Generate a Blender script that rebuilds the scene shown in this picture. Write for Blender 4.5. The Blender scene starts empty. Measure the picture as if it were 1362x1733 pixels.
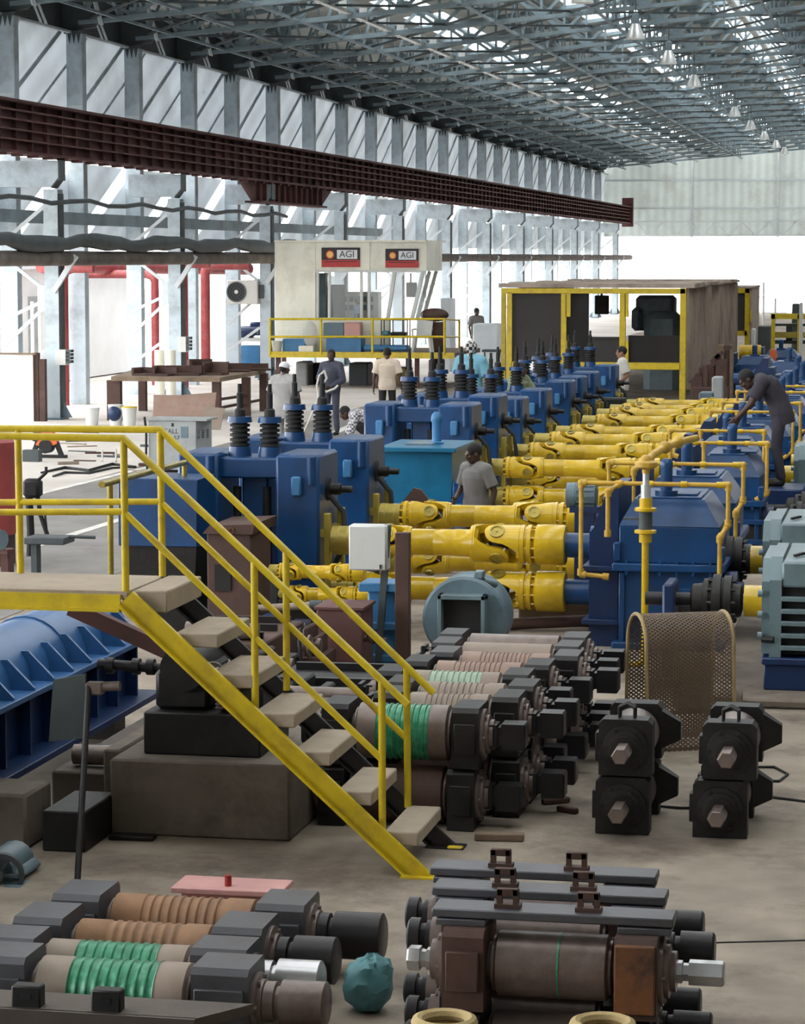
import bpy, math, random
from mathutils import Vector, Matrix, Euler
random.seed(7)
SC = bpy.context.scene
COL = SC.collection
PI = math.pi
# ------------------------------------------------------------------ camera, world, light, exposure
FPX, IW, IH, CH = 4400.0, 1362.0, 1733.0, 3.75
PITCH = math.atan(431.5 / FPX)
YAW = math.atan(876.0 / FPX * math.cos(PITCH))
cam_d = bpy.data.cameras.new('camera')
cam = bpy.data.objects.new('camera', cam_d)
COL.objects.link(cam)
cam.location = (0, 0, CH)
cam.rotation_euler = (PI / 2 - PITCH, 0, YAW)
cam_d.sensor_fit = 'VERTICAL'
cam_d.sensor_height = 24.0
cam_d.lens = FPX / IH * 24.0
cam_d.clip_start = 0.5
cam_d.clip_end = 900
SC.camera = cam
world = bpy.data.worlds.new('overcast_sky')
SC.world = world
world.use_nodes = True
bg = world.node_tree.nodes['Background']
bg.inputs['Color'].default_value = (0.97, 0.985, 1.0, 1)
bg.inputs['Strength'].default_value = 4.6
sun_d = bpy.data.lights.new('sun', 'SUN')
sun_d.energy = 1.0
sun_d.angle = 0.6
sun_d.color = (1.0, 0.96, 0.9)
sun = bpy.data.objects.new('sun', sun_d)
COL.objects.link(sun)
sun.rotation_euler = (math.radians(30), math.radians(18), 0)
SC.view_settings.view_transform = 'Standard'
SC.view_settings.look = 'None'
SC.view_settings.gamma = 1.0
SC.view_settings.use_curve_mapping = False
SC.view_settings.exposure = 0.3
SC.cycles.max_bounces = 6
SC.cycles.diffuse_bounces = 3
SC.cycles.transparent_max_bounces = 12

# ------------------------------------------------------------------ helpers
def _ray(x, y):
    fwd = Vector((-math.sin(YAW) * math.cos(PITCH), math.cos(YAW) * math.cos(PITCH), -math.sin(PITCH)))
    rt = Vector((math.cos(YAW), math.sin(YAW), 0))
    up = rt.cross(fwd)
    return fwd + rt * ((x - IW / 2) / FPX) + up * ((IH / 2 - y) / FPX)

def at(x, y, X=None, Y=None, Z=None):
    """the point of a world plane that the photograph shows at pixel x, y"""
    d = _ray(x, y)
    t = (Z - CH) / d.z if Z is not None else (Y / d.y if Y is not None else X / d.x)
    return Vector((0, 0, CH)) + d * t

def lin(r, g, b):
    f = lambda c: ((c / 255 + 0.055) / 1.055) ** 2.4 if c / 255 > 0.04045 else c / 255 / 12.92
    return (f(r), f(g), f(b), 1)

def mat(name, rgb, rough=0.55, metal=0.0, var=0.18, scale=6.0, dirt=None, amt=0.35, dscale=2.5, bump=0.15, bscale=60, transl=0.0, transp=0.0):
    m = bpy.data.materials.new(name)
    m.use_nodes = True
    n, l = m.node_tree.nodes, m.node_tree.links
    b = n['Principled BSDF']
    b.inputs['Roughness'].default_value = rough
    b.inputs['Metallic'].default_value = metal
    tc = n.new('ShaderNodeTexCoord')
    nz = n.new('ShaderNodeTexNoise')
    nz.inputs['Scale'].default_value = scale
    nz.inputs['Detail'].default_value = 5
    l.new(tc.outputs['Object'], nz.inputs['Vector'])
    c = lin(*rgb)
    rp = n.new('ShaderNodeValToRGB')
    rp.color_ramp.elements[0].position = 0.3
    rp.color_ramp.elements[1].position = 0.7
    rp.color_ramp.elements[0].color = tuple(v * (1 - var) for v in c[:3]) + (1,)
    rp.color_ramp.elements[1].color = tuple(min(1, v * (1 + var)) for v in c[:3]) + (1,)
    l.new(nz.outputs['Fac'], rp.inputs['Fac'])
    out = rp.outputs['Color']
    if dirt:
        n2 = n.new('ShaderNodeTexNoise')
        n2.inputs['Scale'].default_value = dscale
        n2.inputs['Detail'].default_value = 8
        n2.inputs['Roughness'].default_value = 0.7
        l.new(tc.outputs['Object'], n2.inputs['Vector'])
        r2 = n.new('ShaderNodeValToRGB')
        r2.color_ramp.elements[0].position = 0.48
        r2.color_ramp.elements[1].position = 0.66
        r2.color_ramp.elements[0].color = (0, 0, 0, 1)
        r2.color_ramp.elements[1].color = (amt, amt, amt, 1)
        l.new(n2.outputs['Fac'], r2.inputs['Fac'])
        mx = n.new('ShaderNodeMixRGB')
        mx.inputs['Color2'].default_value = lin(*dirt)
        l.new(r2.outputs['Color'], mx.inputs['Fac'])
        l.new(out, mx.inputs['Color1'])
        out = mx.outputs['Color']
    l.new(out, b.inputs['Base Color'])
    if bump:
        n3 = n.new('ShaderNodeTexNoise')
        n3.inputs['Scale'].default_value = bscale
        n3.inputs['Detail'].default_value = 3
        l.new(tc.outputs['Object'], n3.inputs['Vector'])
        bp = n.new('ShaderNodeBump')
        bp.inputs['Strength'].default_value = bump
        bp.inputs['Distance'].default_value = 0.01
        l.new(n3.outputs['Fac'], bp.inputs['Height'])
        l.new(bp.outputs['Normal'], b.inputs['Normal'])
    sh = b.outputs['BSDF']
    if transl:
        t = n.new('ShaderNodeBsdfTranslucent')
        l.new(out, t.inputs['Color'])
        ms = n.new('ShaderNodeMixShader')
        ms.inputs['Fac'].default_value = transl
        l.new(sh, ms.inputs[1]); l.new(t.outputs['BSDF'], ms.inputs[2])
        sh = ms.outputs['Shader']
    if transp:
        t = n.new('ShaderNodeBsdfTransparent')
        ms = n.new('ShaderNodeMixShader')
        ms.inputs['Fac'].default_value = transp
        l.new(sh, ms.inputs[1]); l.new(t.outputs['BSDF'], ms.inputs[2])
        sh = ms.outputs['Shader']
    l.new(sh, n['Material Output'].inputs['Surface'])
    return m

def corrugate(m, axis, scale, strength=0.6, dist=0.05, tilt=0.0):
    """add a profiled-sheet wave to a material's bump"""
    n, l = m.node_tree.nodes, m.node_tree.links
    b = n['Principled BSDF']
    tc = n.new('ShaderNodeTexCoord')
    w = n.new('ShaderNodeTexWave')
    w.bands_direction = axis
    w.inputs['Scale'].default_value = scale
    mp = n.new('ShaderNodeMapping')
    mp.inputs['Rotation'].default_value = (tilt, 0, 0)
    l.new(tc.outputs['Object'], mp.inputs['Vector'])
    l.new(mp.outputs['Vector'], w.inputs['Vector'])
    bp = n.new('ShaderNodeBump')
    bp.inputs['Strength'].default_value = strength
    bp.inputs['Distance'].default_value = dist
    l.new(w.outputs['Fac'], bp.inputs['Height'])
    l.new(bp.outputs['Normal'], b.inputs['Normal'])
    # rib valleys darkened in the colour; tilted bands paint bracing shadows
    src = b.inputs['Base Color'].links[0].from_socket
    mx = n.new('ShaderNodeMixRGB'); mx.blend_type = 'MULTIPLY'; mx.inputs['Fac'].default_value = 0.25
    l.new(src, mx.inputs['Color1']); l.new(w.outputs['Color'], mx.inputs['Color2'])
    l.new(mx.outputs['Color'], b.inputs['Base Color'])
    return m

def frame(d):
    d = Vector(d).normalized()
    a = Vector((0, 0, 1)) if abs(d.z) < 0.95 else Vector((0, 1, 0))
    u = d.cross(a).normalized()
    return u, d.cross(u).normalized(), d

class MB:
    def __init__(s): s.v, s.f = [], []
    def add(s, vs, fs):
        k = len(s.v)
        s.v += [tuple(p) for p in vs]
        s.f += [tuple(i + k for i in f) for f in fs]
        return s
    def box(s, x0, x1, y0, y1, z0, z1, c=0.0, M=None):
        if x0 > x1: x0, x1 = x1, x0
        if y0 > y1: y0, y1 = y1, y0
        if z0 > z1: z0, z1 = z1, z0
        c = min(c, (x1 - x0) * 0.4, (y1 - y0) * 0.4, (z1 - z0) * 0.4)
        if c <= 0:
            vs = [(x, y, z) for x in (x0, x1) for y in (y0, y1) for z in (z0, z1)]
            fs = [(0, 1, 3, 2), (4, 6, 7, 5), (0, 4, 5, 1), (2, 3, 7, 6), (0, 2, 6, 4), (1, 5, 7, 3)]
        else:
            vs, ix = [], {}
            for i in (0, 1):
                for j in (0, 1):
                    for k in (0, 1):
                        X, Y, Z = (x0, x1)[i], (y0, y1)[j], (z0, z1)[k]
                        sx, sy, sz = (c, -c)[i], (c, -c)[j], (c, -c)[k]
                        for a, p in enumerate(((X, Y + sy, Z + sz), (X + sx, Y, Z + sz), (X + sx, Y + sy, Z))):
                            ix[i, j, k, a] = len(vs); vs.append(p)
            fs = []
            for i in (0, 1): fs.append([ix[i, 0, 0, 0], ix[i, 1, 0, 0], ix[i, 1, 1, 0], ix[i, 0, 1, 0]])
            for j in (0, 1): fs.append([ix[0, j, 0, 1], ix[1, j, 0, 1], ix[1, j, 1, 1], ix[0, j, 1, 1]])
            for k in (0, 1): fs.append([ix[0, 0, k, 2], ix[1, 0, k, 2], ix[1, 1, k, 2], ix[0, 1, k, 2]])
            for i in (0, 1):
                for j in (0, 1): fs.append([ix[i, j, 0, 0], ix[i, j, 1, 0], ix[i, j, 1, 1], ix[i, j, 0, 1]])
                for k in (0, 1): fs.append([ix[i, 0, k, 0], ix[i, 1, k, 0], ix[i, 1, k, 2], ix[i, 0, k, 2]])
            for j in (0, 1):
                for k in (0, 1): fs.append([ix[0, j, k, 1], ix[1, j, k, 1], ix[1, j, k, 2], ix[0, j, k, 2]])
            for i in (0, 1):
                for j in (0, 1):
                    for k in (0, 1): fs.append([ix[i, j, k, 0], ix[i, j, k, 1], ix[i, j, k, 2]])
            cen = Vector(((x0 + x1) / 2, (y0 + y1) / 2, (z0 + z1) / 2))
            out = []
            for f in fs:
                p = [Vector(vs[q]) for q in f]
                nn = (p[1] - p[0]).cross(p[2] - p[0])
                out.append(f if nn.dot(sum(p, Vector()) / len(p) - cen) > 0 else f[::-1])
            fs = out
        if M is not None: vs = [M @ Vector(p) for p in vs]
        return s.add(vs, fs)
    def bar(s, p0, p1, w, h, c=0.0, up=None):
        """rectangular bar from p0 to p1: w sideways, h upwards"""
        p0, p1 = Vector(p0), Vector(p1)
        u, v, d = frame(p1 - p0)
        if up is not None:
            v = (Vector(up) - d * Vector(up).dot(d)).normalized(); u = v.cross(d)
        M = Matrix((u, v, d)).transposed().to_4x4(); M.translation = p0
        return s.box(-w / 2, w / 2, -h / 2, h / 2, 0, (p1 - p0).length, c, M)
    def cyl(s, p0, p1, r0, r1=None, n=16, cap=True):
        if r1 is None: r1 = r0
        return s.lathe(p0, Vector(p1) - Vector(p0), [(0, r0), ((Vector(p1) - Vector(p0)).length, r1)], n, cap)
    def lathe(s, p, d, prof, n=20, cap=True, a0=0.0):
        p = Vector(p); u, v, d = frame(d)
        vs, fs = [], []
        for t, r in prof:
            for i in range(n):
                a = a0 + 2 * PI * i / n
                vs.append(p + d * t + (u * math.cos(a) + v * math.sin(a)) * r)
        m = len(prof)
        for k in range(m - 1):
            for i in range(n):
                j = (i + 1) % n
                fs.append((k * n + i, k * n + j, (k + 1) * n + j, (k + 1) * n + i))
        if cap:
            fs.append(tuple(range(n - 1, -1, -1)))
            fs.append(tuple((m - 1) * n + i for i in range(n)))
        return s.add(vs, fs)
    def tube(s, pts, r, n=10):
        pts = [Vector(p) for p in pts]
        rr = r if isinstance(r, (list, tuple)) else [r] * len(pts)
        vs, fs = [], []
        u, v, d = frame(pts[1] - pts[0])
        m = len(pts)
        for k, p in enumerate(pts):
            a = (pts[k] - pts[k - 1]).normalized() if k else (pts[1] - pts[0]).normalized()
            b = (pts[k + 1] - pts[k]).normalized() if k < m - 1 else a
            t = (a + b)
            t = t.normalized() if t.length > 1e-4 else a
            u = (u - t * u.dot(t))
            u = u.normalized() if u.length > 1e-4 else frame(t)[0]
            v = t.cross(u)
            st = 1 / max(0.5, math.cos(a.angle(b) / 2)) if (a.length and b.length) else 1
            for i in range(n):
                an = 2 * PI * i / n
                vs.append(p + (u * math.cos(an) + v * math.sin(an)) * rr[k] * (st if 0 < k < m - 1 else 1))
        for k in range(m - 1):
            for i in range(n):
                j = (i + 1) % n
                fs.append((k * n + i, k * n + j, (k + 1) * n + j, (k + 1) * n + i))
        fs.append(tuple(range(n - 1, -1, -1))); fs.append(tuple((m - 1) * n + i for i in range(n)))
        return s.add(vs, fs)
    def prism(s, poly, ax, a0, a1):
        """extrude a 2-D outline along axis ax ('x': (y,z), 'y': (x,z), 'z': (x,y))"""
        f = {'x': lambda p, a: (a, p[0], p[1]), 'y': lambda p, a: (p[0], a, p[1]), 'z': lambda p, a: (p[0], p[1], a)}[ax]
        n = len(poly)
        ar = sum(poly[i][0] * poly[(i + 1) % n][1] - poly[(i + 1) % n][0] * poly[i][1] for i in range(n))
        if (ar < 0) ^ (ax == 'y'): poly = poly[::-1]
        if a0 > a1: a0, a1 = a1, a0
        vs = [f(p, a0) for p in poly] + [f(p, a1) for p in poly]
        fs = [tuple(range(n - 1, -1, -1)), tuple(range(n, 2 * n))]
        fs += [(i, (i + 1) % n, n + (i + 1) % n, n + i) for i in range(n)]
        return s.add(vs, fs)
    def frustum(s, b, t):
        """b, t = (x0,x1,y0,y1,z)"""
        vs = []
        for q in (b, t):
            vs += [(q[0], q[2], q[4]), (q[1], q[2], q[4]), (q[1], q[3], q[4]), (q[0], q[3], q[4])]
        return s.add(vs, [(3, 2, 1, 0), (4, 5, 6, 7), (0, 1, 5, 4), (1, 2, 6, 5), (2, 3, 7, 6), (3, 0, 4, 7)])
    def ell(s, c, r, M=None, nu=14, nv=9):
        c = Vector(c); r = Vector(r) if not isinstance(r, (int, float)) else Vector((r, r, r))
        vs = [Vector((0, 0, -1))]
        for k in range(1, nv):
            p = -PI / 2 + PI * k / nv
            for i in range(nu):
                a = 2 * PI * i / nu
                vs.append(Vector((math.cos(p) * math.cos(a), math.cos(p) * math.sin(a), math.sin(p))))
        vs.append(Vector((0, 0, 1)))
        fs = [(0, 1 + (i + 1) % nu, 1 + i) for i in range(nu)]
        for k in range(nv - 2):
            o = 1 + k * nu
            fs += [(o + i, o + (i + 1) % nu, o + nu + (i + 1) % nu, o + nu + i) for i in range(nu)]
        o = 1 + (nv - 2) * nu
        fs += [(o + i, o + (i + 1) % nu, len(vs) - 1) for i in range(nu)]
        vs = [Vector((p.x * r.x, p.y * r.y, p.z * r.z)) for p in vs]
        if M is not None: vs = [M @ p for p in vs]
        return s.add([c + p for p in vs], fs)
    def ring(s, c, d, r, w, t, n=20):
        """flat ring: outer radius r, inner r-w, thickness t along d"""
        c = Vector(c); u, v, d = frame(d)
        vs, fs = [], []
        for q, (rr, a) in enumerate(((r, 0), (r, t), (r - w, t), (r - w, 0))):
            for i in range(n):
                an = 2 * PI * i / n
                vs.append(c + d * a + (u * math.cos(an) + v * math.sin(an)) * rr)
        for q in range(4):
            for i in range(n):
                j = (i + 1) % n; q2 = (q + 1) % 4
                fs.append((q * n + i, q * n + j, q2 * n + j, q2 * n + i))
        return s.add(vs, fs)
    def build(s, name, m, parent=None, w=False, ang=38):
        me = bpy.data.meshes.new(name)
        vs = s.v
        if w and parent is not None:
            o = Vector((0, 0, 0)); q = parent
            while q is not None: o += q.location; q = q.parent
            vs = [(p[0] - o.x, p[1] - o.y, p[2] - o.z) for p in vs]
        me.from_pydata(vs, [], s.f)
        me.polygons.foreach_set('use_smooth', [True] * len(me.polygons))
        me.update()
        me.set_sharp_from_angle(angle=math.radians(ang))
        me.materials.append(m)
        ob = bpy.data.objects.new(name, me)
        COL.objects.link(ob)
        if parent is not None: ob.parent = parent
        return ob

def tag(o, label, cat, group=None):
    o['label'] = label; o['category'] = cat
    if group: o['group'] = group
    return o
def thing(name, label, cat, loc=(0, 0, 0), rz=0.0, group=None):
    o = bpy.data.objects.new(name, None)
    o.empty_display_size = 0.2
    COL.objects.link(o)
    o.location = loc; o.rotation_euler = (0, 0, rz)
    return tag(o, label, cat, group)
def solo(name, mb, m, label, cat, loc, group=None, rz=0.0, local=False):
    """a thing that is one mesh; verts are world unless local"""
    if not local: mb.v = [(p[0] - loc[0], p[1] - loc[1], p[2] - loc[2]) for p in mb.v]
    o = mb.build(name, m); o.location = loc; o.rotation_euler = (0, 0, rz)
    return tag(o, label, cat, group)
def struct(name, mb, m):
    o = mb.build(name, m); o['kind'] = 'structure'
    return o
def dup(root, loc, rz=None, label=None, scale=None):
    r = root.copy(); COL.objects.link(r); r.location = loc
    if rz is not None: r.rotation_euler = (0, 0, rz)
    if scale is not None: r.scale = scale if isinstance(scale, tuple) else (scale,) * 3
    if label: r['label'] = label
    for ch in list(root.children):
        c = ch.copy(); COL.objects.link(c); c.parent = r
        for g in list(ch.children):
            d = g.copy(); COL.objects.link(d); d.parent = c
    return r
ORD = ['first', 'second', 'third', 'fourth', 'fifth', 'sixth', 'seventh', 'eighth', 'ninth', 'tenth', 'eleventh', 'twelfth', 'thirteenth', 'fourteenth', 'fifteenth', 'sixteenth', 'seventeenth', 'eighteenth', 'nineteenth', 'twentieth', 'twenty-first', 'twenty-second', 'twenty-third', 'twenty-fourth', 'twenty-fifth', 'twenty-sixth']

# ------------------------------------------------------------------ materials
M = {}
M['floor'] = mat('dusty_concrete', (147, 135, 121), 0.85, 0, 0.24, 2.2, (84, 73, 63), 0.85, 0.75, 0.5, 7)
M['asphalt'] = mat('grey_floor_lane', (128, 124, 120), 0.9, 0, 0.15, 1.5, (96, 92, 88), 0.5, 0.8, 0.3, 14)
M['ground'] = mat('pale_ground', (206, 198, 190), 0.95, 0, 0.12, 0.4, (170, 160, 150), 0.5, 0.3, 0.2, 4)
M['whiteline'] = mat('worn_white_paint', (214, 210, 204), 0.8, 0, 0.1, 3, (150, 145, 138), 0.5, 2)
M['roof'] = mat('roof_sheet', (176, 180, 176), 0.6, 0, 0.1, 0.5, (125, 125, 118), 0.5, 0.4, 0, 8, 0.14)
M['skylight'] = mat('translucent_sheet', (240, 244, 244), 0.5, 0, 0.05, 1, None, 0, 1, 0, 8, 0.85, 0.6)
M['clad'] = corrugate(mat('wall_cladding', (226, 231, 234), 0.6, 0, 0.06, 0.6, (190, 192, 192), 0.4, 0.5, 0, 8, 0.36), 'Y', 0.40, 0.5, 0.05, math.radians(65))  # slanting colour bands paint bracing shadows across the sheets
M['wallopaque'] = mat('grey_sheet_wall', (120, 124, 122), 0.7, 0, 0.1, 0.5, (90, 90, 86), 0.5, 0.4, 0)
M['cladfar'] = corrugate(mat('end_wall_cladding', (208, 214, 212), 0.6, 0, 0.08, 0.4, (160, 160, 152), 0.5, 0.4, 0, 8, 0.4), 'X', 0.55)
M['steel'] = mat('grey_green_steel', (122, 140, 148), 0.5, 0, 0.15, 1.5, (70, 76, 78), 0.55, 1.2, 0.05)
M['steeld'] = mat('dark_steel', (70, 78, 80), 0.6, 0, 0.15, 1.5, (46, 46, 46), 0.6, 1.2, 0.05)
M['post'] = mat('pale_blue_grey_paint', (188, 202, 210), 0.5, 0, 0.1, 1.2, (112, 112, 108), 0.55, 1.0, 0.05)
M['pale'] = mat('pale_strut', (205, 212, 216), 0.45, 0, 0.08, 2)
M['girder'] = mat('red_oxide_primer', (86, 50, 48), 0.75, 0, 0.2, 1.2, (52, 36, 36), 0.7, 0.8, 0.1, 20)
M['redox'] = mat('red_brown_plate', (96, 62, 58), 0.7, 0, 0.2, 3, (60, 44, 40), 0.6, 2, 0.1)
M['redpipe'] = mat('red_pipe_paint', (150, 62, 64), 0.5, 0, 0.15, 3, (190, 120, 116), 0.4, 2.5, 0.05)
M['blue'] = mat('blue_machine_paint', (18, 64, 112), 0.33, 0, 0.16, 3, (24, 44, 70), 0.55, 2.2, 0.12, 40)
M['dblue'] = mat('dark_blue_paint', (17, 44, 86), 0.42, 0, 0.16, 3, (24, 34, 60), 0.6, 2.2, 0.12, 40)
M['teal'] = mat('teal_blue_paint', (22, 104, 140), 0.35, 0, 0.12, 3, (20, 70, 100), 0.4, 2.2, 0.1, 40)
M['yellow'] = mat('yellow_machine_paint', (208, 172, 34), 0.2, 0, 0.08, 5, (150, 118, 30), 0.35, 3, 0.03, 50)
M['olive'] = mat('dull_yellow_metal', (168, 150, 66), 0.25, 0.35, 0.18, 6, (96, 84, 44), 0.6, 3, 0.08, 50)
M['rail'] = mat('yellow_rail_paint', (208, 182, 28), 0.35, 0, 0.1, 6, (160, 134, 50), 0.55, 5, 0.1, 60)
M['ypipe'] = mat('ochre_pipe_paint', (200, 160, 56), 0.45, 0, 0.12, 8, (140, 104, 50), 0.5, 5, 0.1)
M['black'] = mat('black_grease_metal', (20, 19, 20), 0.55, 0.1, 0.3, 6, (58, 52, 46), 0.4, 3, 0.2, 40)
M['char'] = mat('charcoal_steel', (46, 44, 47), 0.42, 0.4, 0.2, 6, (44, 38, 36), 0.6, 3, 0.15, 40)
M['gunm'] = mat('worn_roll_steel', (122, 108, 102), 0.36, 0.3, 0.2, 8, (86, 66, 56), 0.6, 3, 0.1, 40)
M['bright'] = mat('bright_machined_steel', (190, 190, 192), 0.3, 0.8, 0.1, 8, (120, 116, 112), 0.3, 4, 0.05)
M['rust'] = mat('rusted_steel', (128, 80, 44), 0.8, 0, 0.3, 6, (58, 42, 36), 0.9, 3, 0.25, 40)
M['brown'] = mat('brown_oxide_steel', (82, 58, 50), 0.7, 0.1, 0.25, 5, (44, 34, 32), 0.7, 2.5, 0.2, 40)
M['rollrust'] = mat('rusty_roll_barrel', (142, 104, 72), 0.6, 0.1, 0.2, 8, (104, 82, 70), 0.6, 3, 0.1)
M['rollbeige'] = mat('dusty_beige_roll', (144, 130, 117), 0.6, 0.15, 0.15, 6, (128, 104, 92), 0.6, 3, 0.1)
M['rollpink'] = mat('pinkish_rusty_roll', (150, 126, 113), 0.6, 0.15, 0.18, 6, (120, 82, 70), 0.6, 3, 0.1)
M['green'] = mat('green_marking_paint', (42, 130, 94), 0.3, 0.1, 0.25, 14, (120, 190, 160), 0.5, 12, 0.1)
M['palegreen'] = mat('faded_green_paint', (150, 170, 150), 0.5, 0.1, 0.15, 14)
M['tread'] = mat('dusty_tread_plate', (166, 152, 134), 0.85, 0, 0.15, 4, (120, 106, 92), 0.6, 2, 0.25, 30)
M['conc'] = mat('stained_concrete', (116, 106, 95), 0.9, 0, 0.2, 2, (78, 68, 60), 0.8, 1.2, 0.4, 20)
M['motor'] = mat('grey_green_motor_paint', (106, 126, 132), 0.4, 0, 0.12, 3, (78, 88, 90), 0.5, 2, 0.08)
M['slate'] = mat('slate_blue_paint', (98, 118, 128), 0.45, 0, 0.12, 3, (66, 76, 84), 0.5, 2, 0.08)
M['white'] = mat('white_enamel', (210, 211, 207), 0.4, 0, 0.06, 3, (176, 172, 164), 0.3, 3, 0.03)
M['cream'] = mat('cream_cabin_paint', (240, 238, 222), 0.5, 0, 0.06, 1.5, (190, 184, 164), 0.4, 1.2, 0.03)
M['grey'] = mat('grey_cabinet_paint', (160, 164, 164), 0.5, 0, 0.08, 3, (120, 118, 114), 0.4, 2, 0.05)
M['duct'] = mat('brown_grey_wrapped_pipe', (104, 96, 90), 0.9, 0, 0.25, 2, (70, 62, 58), 0.7, 1.2, 0.5, 12)
M['mesh'] = mat('dusty_expanded_metal', (112, 95, 78), 0.75, 0.1, 0.2, 4, (96, 80, 66), 0.6, 2)
M['meshrim'] = mat('dusty_ochre_rim', (156, 134, 92), 0.65, 0, 0.2, 6, (120, 98, 70), 0.6, 3)
M['shedwall'] = mat('weathered_shed_sheet', (176, 160, 147), 0.8, 0, 0.15, 1, (96, 82, 74), 0.6, 0.7, 0.2, 6)
M['panel'] = mat('dark_mesh_panel', (62, 60, 60), 0.85, 0, 0.12, 2, (44, 42, 42), 0.5, 1)
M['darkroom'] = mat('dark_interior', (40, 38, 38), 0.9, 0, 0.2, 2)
M['wood'] = mat('weathered_timber', (128, 110, 92), 0.9, 0, 0.2, 3, (84, 70, 58), 0.6, 2, 0.3, 20)
M['sack'] = mat('tan_rope_coil', (190, 168, 120), 0.95, 0, 0.2, 12, (140, 116, 80), 0.5, 6, 0.5, 60)
M['tealtarp'] = mat('teal_cover_sheet', (86, 140, 146), 0.6, 0, 0.2, 6, (56, 96, 104), 0.6, 4, 0.3, 16)
M['pink'] = mat('faded_pink_plate', (196, 146, 142), 0.7, 0, 0.1, 3, (160, 110, 108), 0.5, 2)
M['red'] = mat('red_paint', (156, 44, 42), 0.5, 0, 0.12, 4, (110, 40, 38), 0.4, 2)
M['drum'] = mat('faded_red_drum', (162, 70, 66), 0.55, 0, 0.15, 3, (110, 56, 54), 0.5, 2)
M['orange'] = mat('orange_paint', (226, 110, 50), 0.5, 0, 0.1, 4)
M['lampm'] = mat('spun_aluminium', (206, 208, 206), 0.35, 0.5, 0.06, 4)
M['rubber'] = mat('black_rubber', (28, 28, 30), 0.7, 0, 0.2, 6)
M['plasticsheet'] = mat('clear_plastic_sheet', (226, 224, 220), 0.4, 0, 0.06, 2, None, 0, 1, 0.1, 10, 0.3, 0.35)
M['glass'] = mat('cabin_glass', (226, 232, 232), 0.15, 0, 0.03, 2, None, 0, 1, 0, 1, 0, 0.82)
M['signblack'] = mat('sign_black', (44, 38, 40), 0.5, 0, 0.05, 3, None, 0, 1, 0)
M['signred'] = mat('sign_red', (186, 62, 60), 0.5, 0, 0.08, 3, None, 0, 1, 0)
M['signwhite'] = mat('sign_white', (232, 232, 236), 0.5, 0, 0.03, 3, None, 0, 1, 0)
M['signdark'] = mat('sign_letter', (56, 70, 80), 0.5, 0, 0.03, 3, None, 0, 1, 0)
M['sunY'] = mat('sign_sun_yellow', (240, 196, 110), 0.5, 0, 0.05, 3, None, 0, 1, 0)
M['sunR'] = mat('sign_sun_red', (200, 74, 54), 0.5, 0, 0.05, 3, None, 0, 1, 0)
M['bblue'] = mat('bright_blue_box_paint', (60, 120, 168), 0.45, 0, 0.1, 3, (40, 84, 124), 0.4, 2)
M['pinkbox'] = mat('pink_crate_plastic', (198, 150, 142), 0.5, 0, 0.06, 3)
M['dustybrown'] = mat('dusty_brown_plate', (90, 80, 72), 0.7, 0.1, 0.2, 5, (60, 52, 48), 0.6, 2.5, 0.2, 40)
M['slatechock'] = mat('slate_grey_steel', (84, 84, 89), 0.5, 0.2, 0.2, 6, (58, 54, 54), 0.6, 3, 0.15, 40)
M['trough'] = mat('mid_blue_paint', (54, 100, 152), 0.35, 0, 0.14, 3, (36, 66, 104), 0.5, 2.2, 0.1, 40)
M['outbld'] = mat('pale_outbuilding', (236, 238, 238), 0.8, 0, 0.05, 1)
# ------------------------------------------------------------------ the setting
XW, YE = -21.0, 179.0            # left wall plane, end wall plane
FRAMES = [58.55, 63.6, 68.5, 73.95, 78.8, 84.05, 89.2, 94.45, 99.7, 104.9, 110.1, 115.35, 120.6, 125.75, 130.8, 136.1, 141.3, 146.5, 151.7, 156.9, 162.1, 167.3, 172.5]
zb = lambda X: 9.62 + 0.085 * (X - XW)       # truss bottom chord
zt = lambda X: 10.55 + 0.12 * (X - XW)       # truss top chord
struct('ground', MB().box(-90, 30, -20, 420, -0.3, -0.04), M['ground'])
struct('wall_right', MB().box(13.0, 13.1, -6, YE, 0, 15), M['wallopaque'])
struct('wall_near', MB().box(-22, 13, -6.1, -6.0, 0, 15), M['wallopaque'])
struct('floor', MB().box(-22, 14, -6, 181, -0.25, 0.0), M['floor'])
# lane along the left of the mill, with worn white lines
pl = lambda pts, z0, z1: MB().prism([(p.x, p.y) for p in pts], 'z', z0, z1)
struct('trim_10', MB().box(-22, -13.7, 26, 178, -.01, .004), M['ground'])  # paler strip puts the daylight by the left wall into the floor colour
struct('trim_1', MB().box(-13.6, -9.3, 24, 64, -0.01, 0.006), M['asphalt'])
for i, (a, b, w) in enumerate(((at(60, 838, Z=0), at(330, 772, Z=0), .16), (at(60, 925, Z=0), at(250, 866, Z=0), .16), (at(540, 745, Z=0), at(640, 700, Z=0), .2))):
    q = MB().bar(a, b, w, .024)
    struct('trim_%d' % (i + 2), q, M['whiteline'])
struct('trim_12', MB().bar(at(1115, 1598, Z=.002), at(1420, 1590, Z=.002), .014, .008), M['rubber'])
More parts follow.
